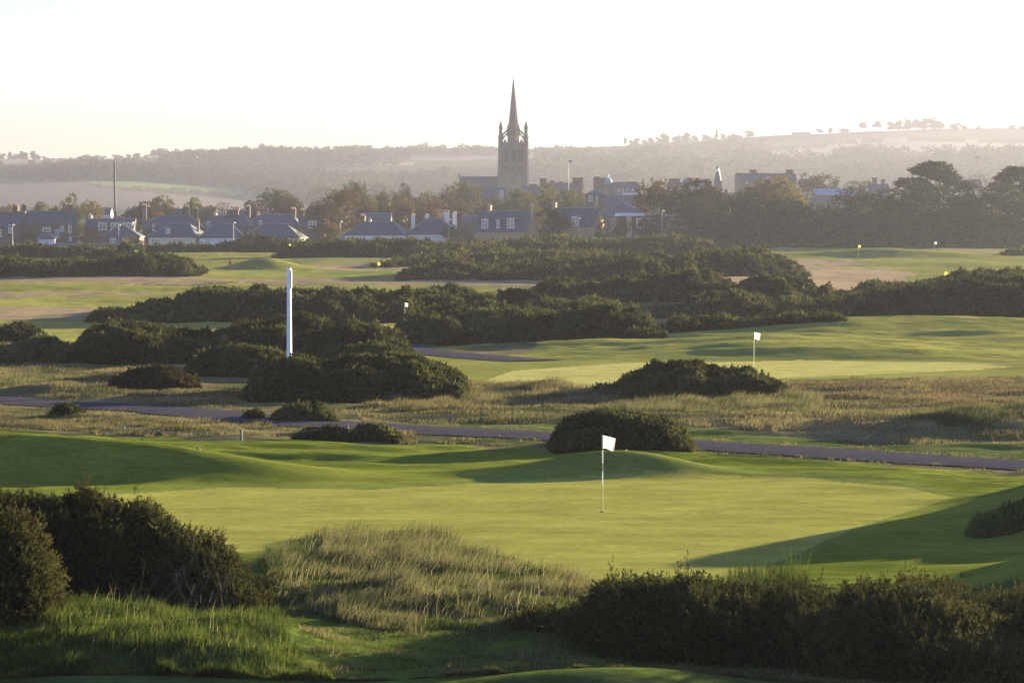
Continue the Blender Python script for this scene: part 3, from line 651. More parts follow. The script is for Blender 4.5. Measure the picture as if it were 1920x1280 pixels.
def proto(kind, var):
    key = (kind, var)
    if key not in PROTO:
        sp = {'round': (1900, 5, 8.4, 1.2), 'wind': (1800, 5, 7.6, 1.4), 'tall': (1900, 4, 10, .6), 'cedar': (1900, 5.4, 9.5, 1.8), 'bare': (1000, 4.6, 8, 1.0),
              'cone': (1100, 2.4, 7, .5), 'shrub': (700, 2.0, 2.6, .2), 'pine': (900, 3.4, 6, 4.0)}[kind]
        n, R, Hc, z0 = sp
        t = make_tree(kind, n, R * (1 + .12 * ((var * 7) % 3 - 1)), Hc, z0, R * .088, 40 + var * 13 + len(kind), .3 if kind != 'shrub' else .08)
        PROTO[key] = [t, z0 + Hc, R, False]
    return PROTO[key]
def place(kind, var, px, ytop, wpx, d, col, label, cat='tree', group=None, rz=None, name=None, ybase=None, sink=0):
    """tree whose crown top is seen at row ytop, crown wpx wide, standing at distance d"""
    pr = proto(kind, var); t = pr[0] if not pr[3] else copy_tree(pr[0]); pr[3] = True
    x, y, g = gz(px, d); g -= sink; top = P(px, ytop, d)[2]; hh = max(top - g, 1.0)
    sz = hh / pr[1]; sx = (1.3 if px < 1300 else 2.1) * (wpx / F * d) / (2 * pr[2])
    t.location = (x, y, g); t.scale = (sx, sx, sz); t.rotation_euler = (0, 0, rz if rz is not None else random.Random(int(px * 3 + d)).uniform(0, 6.28))
    nm = name or ('shrub' if kind == 'shrub' else 'tree'); t.name = nm
    for c in t.children:
        if c.name.startswith('crown'): c.color = (*col, 1)
    return tag(t, label, cat, group)
DK = (.050, .055, .026); OL = (.13, .12, .04); GR = (.10, .105, .035); OR = (.19, .115, .042); YE = (.22, .175, .055); BR = (.10, .075, .042); RU = (.17, .095, .045); YG = (.18, .17, .05); PU = (.11, .08, .065)
GT = 'trees among the town houses'
TREES = [
 # kind,var,px,ytop,w,d,col,label
 ('round', 0, 22, 376, 46, 800, OR, 'orange tinged tree above the roof of the leftmost house'),
 ('wind', 0, 112, 366, 52, 800, YG, 'wind swept yellow green tree leaning over the second house roof'),
 ('round', 1, 72, 380, 36, 820, OL, 'low olive tree between the first two chimneys'),
 ('round', 2, 172, 380, 40, 790, YE, 'small golden tree right of the second house chimney'),
 ('wind', 1, 252, 369, 92, 760, BR, 'large dark brown tree at the foot of the tall grey mast'),
 ('round', 1, 290, 398, 40, 740, OR, 'short rusty tree between the mast tree and the stone villa'),
 ('round', 0, 308, 358, 52, 860, OL, 'faded olive tree with slender stems right of the mast'),
 ('wind', 1, 352, 361, 46, 850, YG, 'pale green umbrella shaped tree beside the faded olive one'),
 ('bare', 0, 424, 370, 66, 840, RU, 'thin russet tree against the pale stubble field'),
 ('round', 2, 520, 360, 76, 850, GR, 'wide grey green tree above the bungalow roofs'),
 ('round', 0, 568, 385, 44, 800, OR, 'small orange tree left of the big autumn tree'),
 ('round', 1, 632, 358, 92, 720, (.15, .09, .036), 'biggest autumn tree with a broad orange brown crown'),
 ('bare', 1, 600, 345, 56, 900, PU, 'bare purplish tree behind the big autumn tree'),
 ('bare', 0, 634, 340, 52, 930, PU, 'bare twiggy tree just above the big autumn crown'),
 ('round', 2, 668, 346, 54, 860, GR, 'rounded dark green tree right of the big autumn tree'),
 ('round', 0, 700, 360, 34, 850, YG, 'small light green tree beside the rounded dark one'),
 ('bare', 1, 716, 340, 56, 950, PU, 'bare grey tree behind the brick gabled house'),
 ('tall', 0, 762, 335, 42, 900, DK, 'tall dark tree with a lobed top left of the church roof'),
 ('round', 1, 724, 362, 40, 800, GR, 'green tree over the brick gabled house'),
 ('round', 2, 758, 378, 44, 760, OR, 'orange topped tree behind the white chimneys'),
 ('round', 0, 805, 350, 44, 900, OL, 'olive tree between the tall dark tree and the church'),
 ('round', 1, 815, 374, 62, 780, (.19, .12, .055), 'wide coppery tree behind the white chimneys'),
 ('round', 2, 870, 347, 74, 860, OL, 'broad olive tree in front of the church nave roof'),
 ('round', 0, 900, 378, 46, 800, BR, 'brownish tree behind the left dormer cottage chimney'),
 ('round', 1, 962, 357, 66, 830, GR, 'round green tree below the church tower'),
 ('round', 2, 925, 372, 40, 840, BR, 'small brown tree below the church nave'),
 ('wind', 0, 1032, 349, 82, 800, YG, 'large sunlit yellow green tree right of the church tower'),
 ('round', 1, 1000, 372, 44, 780, OL, 'olive tree directly behind the lit cottage gable'),
 ('round', 0, 1085, 343, 60, 900, OL, 'dark tree under the chimneyed terraces right of centre'),
 ('round', 2, 1230, 345, 86, 670, (.12, .08, .045), 'reddish brown spreading tree with visible trunk before the school'),
 ('round', 0, 1282, 352, 50, 760, YE, 'golden brown tree right of the spreading school tree'),
 ('shrub', 0, 60, 428, 34, 694, DK, 'dark conifer like shrub between the two left houses'),
 ('shrub', 1, 40, 445, 46, 692, GR, 'low green shrub beside the left street lamp'),
 ('shrub', 0, 52, 448, 20, 688, YG, 'bright lime shrub next to the pale garage'),
 ('shrub', 1, 255, 440, 46, 668, OL, 'olive garden shrub left of the bay window bungalow'),
 ('shrub', 0, 160, 437, 50, 700, BR, 'brown garden shrub in front of the long dormer house'),
 ('shrub', 1, 566, 432, 26, 664, YG, 'yellow green garden shrub right of the hipped bungalow'),
 ('round', 2, 618, 420, 46, 662, OR, 'low orange tree left of the lit street lamp'),
 ('shrub', 0, 850, 418, 60, 652, DK, 'dark shrub hiding the base of the white chimneys'),
 ('shrub', 1, 880, 430, 40, 648, GR, 'green shrub at the left end of the dormer cottage'),
 ('shrub', 0, 1020, 425, 40, 640, OL, 'olive shrub below the lit gable of the dormer cottage'),
 ('round', 1, 1035, 392, 60, 655, DK, 'dense dark tree between the two dormer cottages'),
 ('shrub', 1, 1130, 412, 50, 655, DK, 'dark shrub in front of the school wall'),
 ('shrub', 0, 1168, 408, 40, 655, GR, 'green shrub beside the school glazing'),
 ('shrub', 1, 1270, 405, 60, 650, OL, 'olive shrub under the small blue gable'),
 ('round', 2, 735, 425, 40, 690, BR, 'brown tree between the hipped bungalow and the white chimneys'),
 ('round', 0, 590, 372, 40, 760, BR, 'small brown tree tucked under the left side of the big autumn crown'),
 ('round', 2, 682, 372, 50, 770, (.12, .085, .045), 'brown tree under the rounded dark green tree'),
 ('round', 1, 745, 362, 44, 830, OL, 'olive tree right of the brick gabled house'),
 ('round', 0, 786, 366, 46, 820, BR, 'brown tree between the coppery tree and the slate roof with tiny gables'),
 ('round', 2, 840, 362, 46, 840, (.11, .085, .05), 'dull brown tree at the left foot of the nave'),
 ('round', 1, 866, 384, 56, 740, BR, 'low brown tree left of the dormer cottage ridge'),
 ('round', 0, 985, 352, 40, 900, OL, 'olive tree directly under the right side of the tower'),
 ('round', 2, 1062, 362, 50, 820, GR, 'green tree right of the large yellow green tree'),
 ('round', 1, 1205, 366, 50, 760, (.12, .08, .05), 'brown tree left of the spreading school tree'),
 ('round', 0, 1262, 366, 50, 720, BR, 'brown tree squeezed between school tree and golden brown tree'),
 ('round', 2, 545, 372, 46, 800, (.12, .10, .05), 'dull tree right of the wide grey green one'),
 ('round', 1, 478, 378, 44, 830, BR, 'low brown tree left of the wide grey green one'),
 ('round', 0, 392, 380, 40, 850, (.13, .10, .05), 'low brownish tree right of the umbrella shaped one'),
 ('round', 2, 145, 388, 40, 780, OL, 'low olive tree behind the second house ridge'),
 # dark belt on the right
 ('wind', 1, 1348, 325, 96, 670, (.055, .045, .026), 'tall dark brown tree at the left end of the right hand belt'),
 ('round', 0, 1402, 341, 56, 680, (.20, .16, .05), 'olive yellow tree second in the right hand belt'),
 ('round', 2, 1440, 340, 56, 685, (.16, .125, .045), 'slim brownish tree in the belt beneath the long terrace'),
 ('wind', 0, 1482, 335, 62, 690, YE, 'golden topped tree at the right end of the long terrace'),
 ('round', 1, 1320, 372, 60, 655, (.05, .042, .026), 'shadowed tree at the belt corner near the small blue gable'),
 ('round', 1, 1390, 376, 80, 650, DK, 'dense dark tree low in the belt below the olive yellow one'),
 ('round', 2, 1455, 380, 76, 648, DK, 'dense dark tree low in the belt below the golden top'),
 ('round', 0, 1525, 376, 70, 650, GR, 'dark green tree in the gap before the pale shed roof'),
 ('round', 2, 1530, 334, 70, 1000, DK, 'flat dark tree behind the pale shed roof'),
 ('round', 0, 1615, 330, 80, 980, (.06, .05, .03), 'broad dark tree on the skyline right of the shed roof'),
 ('tall', 1, 1600, 348, 74, 655, DK, 'bulky dark evergreen right of the shed roof'),
 ('shrub', 1, 1545, 385, 30, 645, YG, 'small lime green bush lit inside the dark belt'),
 ('tall', 0, 1665, 346, 84, 650, DK, 'dark evergreen right of the bulky one'),
 ('bare', 0, 1688, 318, 60, 720, PU, 'bare purplish tree left of the layered cedar'),
 ('cedar', 0, 1752, 307, 100, 690, (.05, .058, .026), 'layered cedar like tree standing highest in the belt'),
 ('tall', 1, 1735, 340, 90, 648, DK, 'dark evergreen filling the belt below the layered cedar'),
 ('bare', 1, 1830, 322, 60, 720, (.11, .08, .05), 'bare twiggy tree right of the layered cedar'),
 ('tall', 0, 1805, 345, 86, 645, DK, 'dark evergreen below the bare twiggy tree'),
 ('tall', 1, 1868, 342, 86, 648, DK, 'dark evergreen next to last before the frame edge'),
 ('cedar', 0, 1905, 316, 80, 680, (.045, .052, .024), 'cedar like tree cut by the right frame edge'),
 ('round', 0, 1945, 345, 90, 640, DK, 'dark tree filling the corner beneath the edge cedar'),
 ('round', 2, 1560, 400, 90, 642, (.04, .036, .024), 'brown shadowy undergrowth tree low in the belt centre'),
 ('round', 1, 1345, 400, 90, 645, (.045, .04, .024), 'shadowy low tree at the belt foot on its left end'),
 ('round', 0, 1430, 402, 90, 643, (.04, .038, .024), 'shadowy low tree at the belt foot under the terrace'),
 ('round', 1, 1650, 398, 90, 641, DK, 'low dark tree at the belt foot right of the lime bush'),
 ('round', 2, 1780, 395, 100, 641, DK, 'low dark tree at the belt foot below the cedar'),
]
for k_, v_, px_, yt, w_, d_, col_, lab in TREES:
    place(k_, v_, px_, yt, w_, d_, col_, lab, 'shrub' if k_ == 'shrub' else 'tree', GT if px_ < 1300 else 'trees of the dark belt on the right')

# skyline trees on the hills
FARP = {}
def far_tree(px, ytop, wpx, d, col, label, group, var=0, trunk=.25):
    key = var
    if key not in FARP:
        t = make_tree(['round', 'wind', 'cone', 'pine'][var], 380, 5, 7.5, 1.6 if var != 2 else .5, 1.2, 300 + var, .35, limbs=False); FARP[key] = [t, {0: 9.1, 1: 9.1, 2: 8, 3: 9.1}[var], False]
    pr = FARP[key]; t = pr[0] if not pr[2] else copy_tree(pr[0]); pr[2] = True
    x, y, g = gz(px, d); top = P(px, ytop, d)[2]; hh = max(top - g, 6.0)
    t.name = 'tree'; t.location = (x, y, g - .5); s_ = (wpx / F * d) / 10; t.scale = (s_, s_, (hh + .5) / pr[1]); t.rotation_euler = (0, 0, px)
    for c in t.children:
        if c.name.startswith('crown'): c.color = (*col, 1)
    tag(t, label, 'tree', group)
SKY_L = [(6, 288, 14, 0), (20, 286, 12, 2), (30, 289, 12, 0), (42, 284, 14, 0), (50, 287, 12, 2), (64, 283, 13, 0), (72, 290, 10, 0), (84, 293, 8, 1), (150, 294, 10, 1), (165, 290, 18, 0), (182, 291, 16, 0), (194, 293, 10, 1), (222, 290, 20, 0), (242, 289, 11, 0), (258, 287, 18, 0), (276, 290, 12, 0), (290, 280, 18, 1), (303, 278, 18, 0), (318, 284, 14, 0), (332, 286, 18, 0)]
SKY_M = [(352, 280, 14, 0), (370, 279, 18, 0), (388, 284, 12, 0), (402, 281, 16, 0), (420, 280, 16, 0), (440, 280, 14, 1), (455, 281, 12, 0), (466, 281, 12, 0), (480, 279, 13, 3), (497, 278, 12, 3), (516, 280, 10, 3), (530, 280, 11, 3), (546, 276, 13, 3), (562, 275, 13, 3), (577, 278, 10, 3), (594, 278, 12, 1), (614, 278, 14, 1), (632, 277, 14, 1), (650, 279, 12, 0), (668, 282, 12, 0), (690, 280, 16, 0), (830, 277, 12, 0), (872, 277, 12, 0), (905, 276, 12, 0), (1048, 276, 14, 0)]
SKY_R = [(1172, 259, 7, 3), (1183, 262, 8, 0), (1193, 258, 12, 0), (1208, 262, 10, 0), (1220, 258, 14, 0), (1234, 257, 12, 0), (1243, 252, 6, 2), (1246, 250, 16, 0), (1268, 254, 16, 1), (1286, 249, 16, 0), (1302, 254, 12, 0), (1322, 252, 14, 0), (1343, 243, 7, 2), (1354, 250, 12, 0), (1374, 252, 12, 1), (1404, 245, 20, 0), (1536, 241, 16, 1), (1556, 239, 10, 0), (1580, 241, 26, 0), (1620, 230, 20, 3), (1641, 228, 18, 3), (1668, 228, 18, 0), (1684, 226, 20, 0), (1700, 224, 20, 0), (1716, 222, 20, 1), (1732, 222, 20, 0), (1748, 221, 22, 0), (1762, 226, 16, 1), (1790, 230, 20, 0), (1806, 234, 14, 1), (1834, 237, 10, 0), (1897, 234, 16, 0), (1915, 237, 12, 1)]
def lab_sky(lst, grp, where, col):
    for i, (px_, yt, w_, v_) in enumerate(lst):
        prev = ('narrow pointed', 'broad', 'round', 'windswept', 'tall stemmed')
        kind = prev[0] if v_ == 2 else prev[3] if v_ == 1 else prev[4] if v_ == 3 else (prev[1] if w_ >= 16 else prev[2])
        ordn = ['first', 'second', 'third', 'fourth', 'fifth', 'sixth', 'seventh', 'eighth', 'ninth', 'tenth', 'eleventh', 'twelfth', 'thirteenth', 'fourteenth', 'fifteenth', 'sixteenth', 'seventeenth', 'eighteenth', 'nineteenth', 'twentieth',
                'twenty first', 'twenty second', 'twenty third', 'twenty fourth', 'twenty fifth', 'twenty sixth', 'twenty seventh', 'twenty eighth', 'twenty ninth', 'thirtieth', 'thirty first', 'thirty second', 'thirty third'][i]
        far_tree(px_, yt, w_ * 1.45, 4180 if where != 'left' else 4000, col, f'{kind} hazy tree, {ordn} from the left {({"left": "on the left end of the hill skyline", "mid": "on the ridge between white farm and church", "right": "on the rising right hand ridge"})[where]}', grp, v_)
lab_sky(SKY_L, 'skyline trees at the left', 'left', (.045, .045, .03))
lab_sky(SKY_M, 'skyline trees on the middle ridge', 'mid', (.06, .05, .035))
lab_sky(SKY_R, 'skyline trees on the right ridge', 'right', (.06, .045, .035))

# woods: masses of crowns nobody could count
def woods(name, label, poly, d0, d1, n, tall, col, seed, w=11):
    """crowns scattered so that their tops fill a band of the hillside; poly in photo pixels gives the feet"""
    global rng
    rng = np.random.default_rng(seed); rr = random.Random(seed); xs = [p[0] for p in poly]; ys = [p[1] for p in poly]
    Vs, Fs, Ts = [], [], []; n0 = 0; made = 0; tries = 0
    while made < n and tries < n * 60:
        tries += 1; d = rr.uniform(d0, d1); px = rr.uniform(min(xs), max(xs)); x, y, g = gz(px, d)
        a, b = proj(x, y, g)
        if not inpoly(np.array([a]), np.array([b]), poly)[0]: continue
        made += 1; R = w * .5 * rr.uniform(.7, 1.35); H = tall * rr.uniform(.75, 1.25); k = 90
        dd = unit(rng.normal(size=(k, 3))); rad = rng.uniform(.6, 1.0, k)
        lob = 1 + .25 * np.sin(dd[:, 0] * 5 + rr.uniform(0, 6)) * np.sin(dd[:, 2] * 5 + rr.uniform(0, 6))
        p = np.array([x, y, g + H * .55]) + dd * (rad * lob)[:, None] * np.array([R, R, H * .45])
        t = np.clip(rr.uniform(.1, .8) + rng.normal(size=k) * .12, 0, 1)
        V, Fa, T = tufts(p, dd, np.full(k, R * .34), 4, t, spread=.9)
        tb = MB().tube([(x, y, g - 1), (x, y, g + H * .5)], .4, 3, cap=False)
        Vs.append(V); Fs.append(Fa + n0); Ts.append(T); n0 += len(V)
        tv = np.array(tb.v); tf = np.array([q[:3] for q in tb.f] + [(q[0], q[2], q[3]) for q in tb.f]); Vs.append(tv); Fs.append(tf + n0); Ts.append(np.zeros(len(tv))); n0 += len(tv)
    o = mesh_np(name, np.concatenate(Vs), np.concatenate(Fs), leafmat(name + '_leaves', *col, .25), tint=np.concatenate(Ts))
    tag(o, label, 'woodland', kind='stuff')
WC = ((.028, .034, .02), (.09, .085, .045)); WC2 = ((.03, .032, .02), (.12, .105, .05))
woods('woodland', 'hazy woodland belt above the pale stubble field on the left', [(90, 340), (130, 328), (240, 328), (400, 332), (640, 326), (840, 336), (860, 352), (700, 362), (560, 358), (420, 352), (330, 344), (240, 340)], 2480, 2880, 420, 15, WC, 1, 17)
woods('woodland', 'lower hazy wood sloping to the church nave', [(470, 372), (520, 352), (640, 352), (760, 350), (880, 346), (940, 350), (940, 384), (800, 392), (640, 388)], 2100, 2700, 200, 16, WC, 2, 17)
woods('woodland', 'scrubby hedges and trees on the fields at the far left', [(-60, 336), (0, 330), (60, 326), (120, 330), (130, 320), (180, 326), (200, 338), (60, 340)], 2550, 3300, 60, 13, WC, 3, 16)
woods('woodland', 'hedge lines on the stubble ridge left of the tower', [(300, 308), (480, 300), (640, 300), (760, 306), (740, 312), (560, 314), (330, 316)], 3150, 3700, 130, 15, WC, 4, 20)
woods('woodland', 'scattered trees below the ridge behind the tower', [(640, 290), (900, 288), (1190, 292), (1190, 300), (900, 300), (640, 296)], 3700, 4100, 60, 11, WC2, 5, 18)
woods('woodland', 'faint woodland right of the tower across the valley', [(990, 350), (1000, 312), (1120, 304), (1260, 300), (1300, 318), (1300, 360), (1200, 372)], 2500, 3500, 260, 17, WC2, 6, 18)
woods('woodland', 'faint woodland filling the valley below the right hand ridge', [(1290, 320), (1400, 304), (1480, 310), (1600, 300), (1750, 305), (1960, 300), (1980, 350), (1700, 362), (1300, 365)], 2500, 3450, 420, 17, WC2, 7, 18)
woods('woodland', 'upper tree clumps on the slope under the right hand ridge', [(1180, 284), (1260, 272), (1420, 268), (1440, 284), (1300, 296), (1190, 300)], 3500, 4000, 70, 12, WC2, 8, 18)
# ---------------------------------------------------------------- town
SLATE = simple('slate', (.062, .068, .084), .7, .22, 1.3, .02, spec=.5)
SLATEB = simple('slate_brown', (.10, .09, .09), .6, .22, 1.3, .02, spec=.4)
STONE = simple('brown_stone', (.11, .085, .072), .9, .25, 1.6, .02)
STONEG = simple('grey_stone', (.17, .15, .13), .9, .2, 1.2, .02)
SANDST = simple('warm_sandstone', (.34, .23, .14), .9, .2, 1.0, .02)
BRICK = simple('red_brick', (.15, .085, .065), .9, .2, 2, .02)
WHITE = simple('white_render', (.66, .66, .67), .85, .05, 1)
CREAM = simple('cream_render', (.62, .54, .42), .85, .06, 1)
PAINT = simple('white_paint', (.8, .81, .84), .5, .03, 2)
RIDGE = simple('ridge_tile', (.24, .24, .27), .7, .15, 2)
PANE = simple('window_pane', (.03, .035, .045), .12, .1, .6, spec=.8)
POT = simple('chimney_pot', (.45, .33, .22), .85, .15, 4)
DARKW = simple('dark_timber', (.05, .035, .03), .7, .2, 3)
COPPER = simple('copper_dome', (.20, .33, .34), .45, .2, 2, metal=.2)
LEAD = simple('lead_grey', (.3, .31, .34), .6, .12, 2)
MATS = dict(st=STONE, sg=STONEG, sa=SANDST, br=BRICK, wh=WHITE, cr=CREAM)
def wbox(mb, x0, x1, y0, y1, z0, z1): mb.box(x0, x1, y0, y1, z0, z1)
def window(root, x, z, w, h, y=0, mull=1, name='window'):
    f = MB(); t = max(.10, w * .09); y0 = y - .08
    f.box(x - w / 2, x - w / 2 + t, y0, y - .003, z, z + h); f.box(x + w / 2 - t, x + w / 2, y0, y - .003, z, z + h)
    f.box(x - w / 2 + t, x + w / 2 - t, y0, y - .003, z + h - t, z + h); f.box(x - w / 2 - .06, x + w / 2 + .06, y0 - .05, y - .003, z - .12, z)
    f.box(x - w / 2 + t, x + w / 2 - t, y0 + .01, y - .004, z + h * .5 - .04, z + h * .5 + .04)
    for k in range(mull):
        xm = x - w / 2 + w * (k + 1) / (mull + 1); f.box(xm - .05, xm + .05, y0 + .015, y - .005, z, z + h - t)
    o = f.build(name, PAINT, root)
    MB().box(x - w / 2 + t * .8, x + w / 2 - t * .8, y - .03, y - .008, z + .01, z + h - t * .9).build('pane', PANE, o)
    return o
def chimney(root, x, y, z0, z1, w=.9, dp=.7, mat=STONEG, pots=3):
    m = MB().box(x - w / 2, x + w / 2, y - dp / 2, y + dp / 2, z0, z1 - .25).box(x - w / 2 - .09, x + w / 2 + .09, y - dp / 2 - .09, y + dp / 2 + .09, z1 - .25, z1)
    c = m.build('chimney', mat, root); q = MB()
    for k in range(pots): q.prism(x - w / 2 + w * (k + .5) / pots, y, .13, .10, z1 + .002, z1 + .55, 7)
    q.build('pot', POT, c); return c
def house(label, px, wpx, yb, ye, yr, d, dep=8, yaw=0, roof='gable', wall='st', rm=None, chims=(), wins=(), dorms=(), door=None, cat='house', name='house', group='houses along the edge of the links', ridge=True, hipf=.5):
    rm = rm or SLATE; x, y, g = gz(px, d); Wd = wpx / F * d; z0 = g - .6
    ez = P(px, ye, d)[2] - z0; rz = P(px, yr, d + dep / 2)[2] - z0
    root = empty(name, (x, y, z0), math.radians(yaw)); tag(root, label, cat, group)
    wm = MATS[wall]; hw = Wd / 2; D = dep; mb = MB()
    if roof == 'gable':
        a = [(-hw, 0), (hw, 0), (hw, D), (-hw, D)]
        mb.poly([(-hw, 0, 0), (hw, 0, 0), (hw, 0, ez), (-hw, 0, ez)]); mb.poly([(hw, D, 0), (-hw, D, 0), (-hw, D, ez), (hw, D, ez)])
        mb.poly([(hw, 0, 0), (hw, D, 0), (hw, D, ez), (hw, D / 2, rz), (hw, 0, ez)]); mb.poly([(-hw, D, 0), (-hw, 0, 0), (-hw, 0, ez), (-hw, D / 2, rz), (-hw, D, ez)])
        mb.build('wall', wm, root)
        r = MB(); ov = .25; t = .14; sl = (rz - ez) / (D / 2)
        for sgn in (0, 1):
            ya = -ov if not sgn else D + ov; za = ez - ov * sl + .02; yr_ = D / 2; zr_ = rz + .02
            A = [(-hw - .08, ya, za), (hw + .08, ya, za), (hw + .08, yr_, zr_), (-hw - .08, yr_, zr_)]; B = [(p[0], p[1], p[2] + t) for p in A]
            if sgn: A = A[::-1]; B = B[::-1]
            r.poly(A[::-1]); r.poly(B)
            for i in range(4): j = (i + 1) % 4; r.poly([A[i], A[j], B[j], B[i]])
        ro = r.build('roof', rm, root)
        if ridge: MB().box(-hw - .09, hw + .09, D / 2 - .14, D / 2 + .14, rz + .10, rz + .26).build('ridge', RIDGE, ro)
    elif roof == 'hip':
        mb.box(-hw + .25, hw - .25, .25, D - .25, 0, ez + .02).build('wall', wm, root)
        r = MB(); k = min(hw * hipf * 1.0, hw - .3); a = [(-hw, 0, ez), (hw, 0, ez), (hw, D, ez), (-hw, D, ez)]; u = (-hw + k, D / 2, rz); v = (hw - k, D / 2, rz)
        r.poly([a[0], a[1], v, u]); r.poly([a[1], a[2], v]); r.poly([a[2], a[3], u, v]); r.poly([a[3], a[0], u]); r.poly(a[::-1])
        b_ = [(p[0], p[1], p[2] - .16) for p in a]
        for i in range(4): j = (i + 1) % 4; r.poly([b_[i], b_[j], (a[j][0], a[j][1], a[j][2] - .002), (a[i][0], a[i][1], a[i][2] - .002)])
        ro = r.build('roof', rm, root)
        if ridge:
            q = MB()
            for pa, pb in ((u, v), (a[0], u), (a[1], v)): q.tube([Vector(pa) + Vector((0, 0, .05)), Vector(pb) + Vector((0, 0, .05))], .11, 5)
            q.build('ridge', RIDGE, ro)
    else:  # flat roof with parapet
        mb.box(-hw, hw, 0, D, 0, rz - .3).build('wall', wm, root)
        MB().box(-hw - .15, hw + .15, -.15, D + .15, rz - .3, rz).build('roof', rm, root)
    def lx(p): return (p - px) / F * d
    def lz(p): return P(px, p, d)[2] - z0
    for (cx_, top, cw, cm) in chims:
        X_ = np.clip(lx(cx_), -hw + .3, hw - .3); zt = P(px, top, d + D / 2)[2] - z0
        chimney(root, X_, D / 2, (rz - .5) if abs(X_) < hw * .8 and roof == 'gable' else max(ez - .2, 0), zt, cw / F * d, min(.9, cw / F * d), MATS[cm], 2 if cw < 8 else 4)
    for (wx, wt, ww, wh) in wins: window(root, lx(wx), lz(wt + wh), ww / F * d, wh / F * d, 0 if roof != 'hip' else .25, mull=1 if ww > 4 else 0)
    for (wx, wt, ww, wh) in dorms:
        w_ = ww / F * d; h_ = wh / F * d; zz = lz(wt + wh); yy = max(.1, (zz - ez) / max((rz - ez) / (D / 2), .1)) - .15; X_ = lx(wx)
        back = yy + (h_ + .3) / max((rz - ez) / (D / 2), .25) + .3
        dm = MB().box(X_ - w_ / 2 - .15, X_ + w_ / 2 + .15, yy, min(back, D / 2), zz - .3, zz + h_ + .1).build('dormer', rm, root)
        MB().box(X_ - w_ / 2 - .28, X_ + w_ / 2 + .28, yy - .15, min(back, D / 2) + .02, zz + h_ + .1, zz + h_ + .25).build('dormer_roof', LEAD, dm)
        window(root, X_, zz, w_, h_, yy, mull=1 if ww > 7 else 0)
    if door:
        wx, wt, ww, wh = door; X_ = lx(wx); zz = lz(wt + wh); w_ = ww / F * d; h_ = wh / F * d
        dr = MB().box(X_ - w_ / 2, X_ + w_ / 2, -.07, -.003, zz, zz + h_).build('door', LEAD, root)
        MB().box(X_ + w_ * .3, X_ + w_ * .36, -.12, -.07, zz + h_ * .45, zz + h_ * .49).build('handle', DARKW, dr)
    return root
HB = house
HB('dark stone villa cut by the left frame edge behind the street lamp', 4, 70, 458, 424, 398, 700, 8, -14, 'gable', 'st', chims=[(20, 386, 9, 'st'), (-20, 388, 8, 'st')], wins=[(21, 421, 6, 15), (0, 430, 7, 13)])
HB('long roofed dark stone house with a gable chimney at each end', 92, 104, 460, 419, 397, 702, 9, 9, 'gable', 'st', chims=[(46, 385, 9, 'st'), (133, 384, 7, 'st')], wins=[(88, 426, 14, 8), (117, 424, 7, 9), (131, 419, 6, 16), (132, 444, 5, 7)], door=(108, 430, 8, 17))
HB('small pale garage with a low hipped slate roof below the long roofed house', 87, 34, 464, 447, 440, 692, 5, 5, 'hip', 'wh', name='garage', cat='garage', wins=[(88, 452, 6, 4)])
HB('house with a long white band of dormer windows across its roof', 205, 92, 448, 426, 411, 712, 8, 0, 'gable', 'st', dorms=[(193, 418, 16, 13), (216, 418, 16, 13), (239, 418, 18, 13)], chims=[(166, 404, 6, 'cr')])
HB('low hip roofed bungalow right in front of the white dormer band', 226, 74, 462, 443, 424, 690, 10, 0, 'hip', 'st', wins=[(212, 446, 10, 8), (236, 446, 12, 8)], hipf=.85)
HB('two storey stone villa with blue slate hips and a tall left chimney', 325, 116, 452, 427, 404, 725, 10, 4, 'hip', 'st', chims=[(268, 386, 9, 'sg'), (350, 388, 7, 'st'), (366, 392, 8, 'st')], wins=[(289, 420, 5, 12), (370, 428, 5, 10)], hipf=.5)
HB('bungalow with two bay windows, a roof dormer and a sunlit cream side wall', 322, 100, 464, 444, 419, 662, 10, -17, 'hip', 'cr', chims=[(359, 414, 4, 'st')], wins=[(284, 447, 8, 14), (295, 447, 7, 14), (332, 447, 9, 14), (345, 447, 8, 14)], dorms=[(311, 428, 9, 9)], hipf=.62)
HB('white walled bungalow with a wide slate roof behind the middle lamp', 415, 86, 466, 445, 421, 657, 10, 0, 'hip', 'wh', wins=[(389, 447, 7, 10), (411, 448, 5, 7), (423, 448, 6, 7)], hipf=.6)
HB('hip roofed bungalow next right to the white walled one, low in the gorse', 507, 112, 462, 445, 420, 664, 10, -8, 'hip', 'wh', hipf=.6, wins=[(520, 447, 6, 6)])
HB('rear villa with two pale roof lights, between the first and second chimney groups', 425, 100, 452, 424, 404, 735, 10, -4, 'hip', 'st', chims=[(432, 393, 20, 'st'), (460, 388, 8, 'st'), (398, 400, 5, 'cr')], wins=[(391, 415, 6, 16)], hipf=.42)
HB('rear villa with a blue hipped roof and sunlit corner left of the orange tree', 512, 100, 450, 421, 402, 740, 10, -5, 'hip', 'st', chims=[(545, 392, 9, 'st'), (478, 400, 5, 'cr')], wins=[(488, 413, 7, 7)], hipf=.42)
HB('small blue slate house with a white dormer under the big autumn tree', 584, 50, 446, 424, 407, 720, 7, 0, 'gable', 'st', dorms=[(586, 415, 14, 12)], chims=[(565, 394, 7, 'st')])
HB('long hipped bungalow with white wall strip and brick topped chimney', 701, 118, 458, 440, 416, 652, 10, -12, 'hip', 'wh', chims=[(669, 405, 9, 'br'), (683, 412, 4, 'cr')], wins=[(672, 442, 9, 4), (700, 442, 8, 4)], hipf=.5)
HB('dark roofed cottage with four white chimneys', 815, 104, 458, 438, 408, 655, 11, 6, 'hip', 'wh', chims=[(778, 404, 7, 'wh'), (804, 404, 7, 'wh'), (842, 398, 9, 'wh'), (857, 400, 7, 'wh')], hipf=.8)
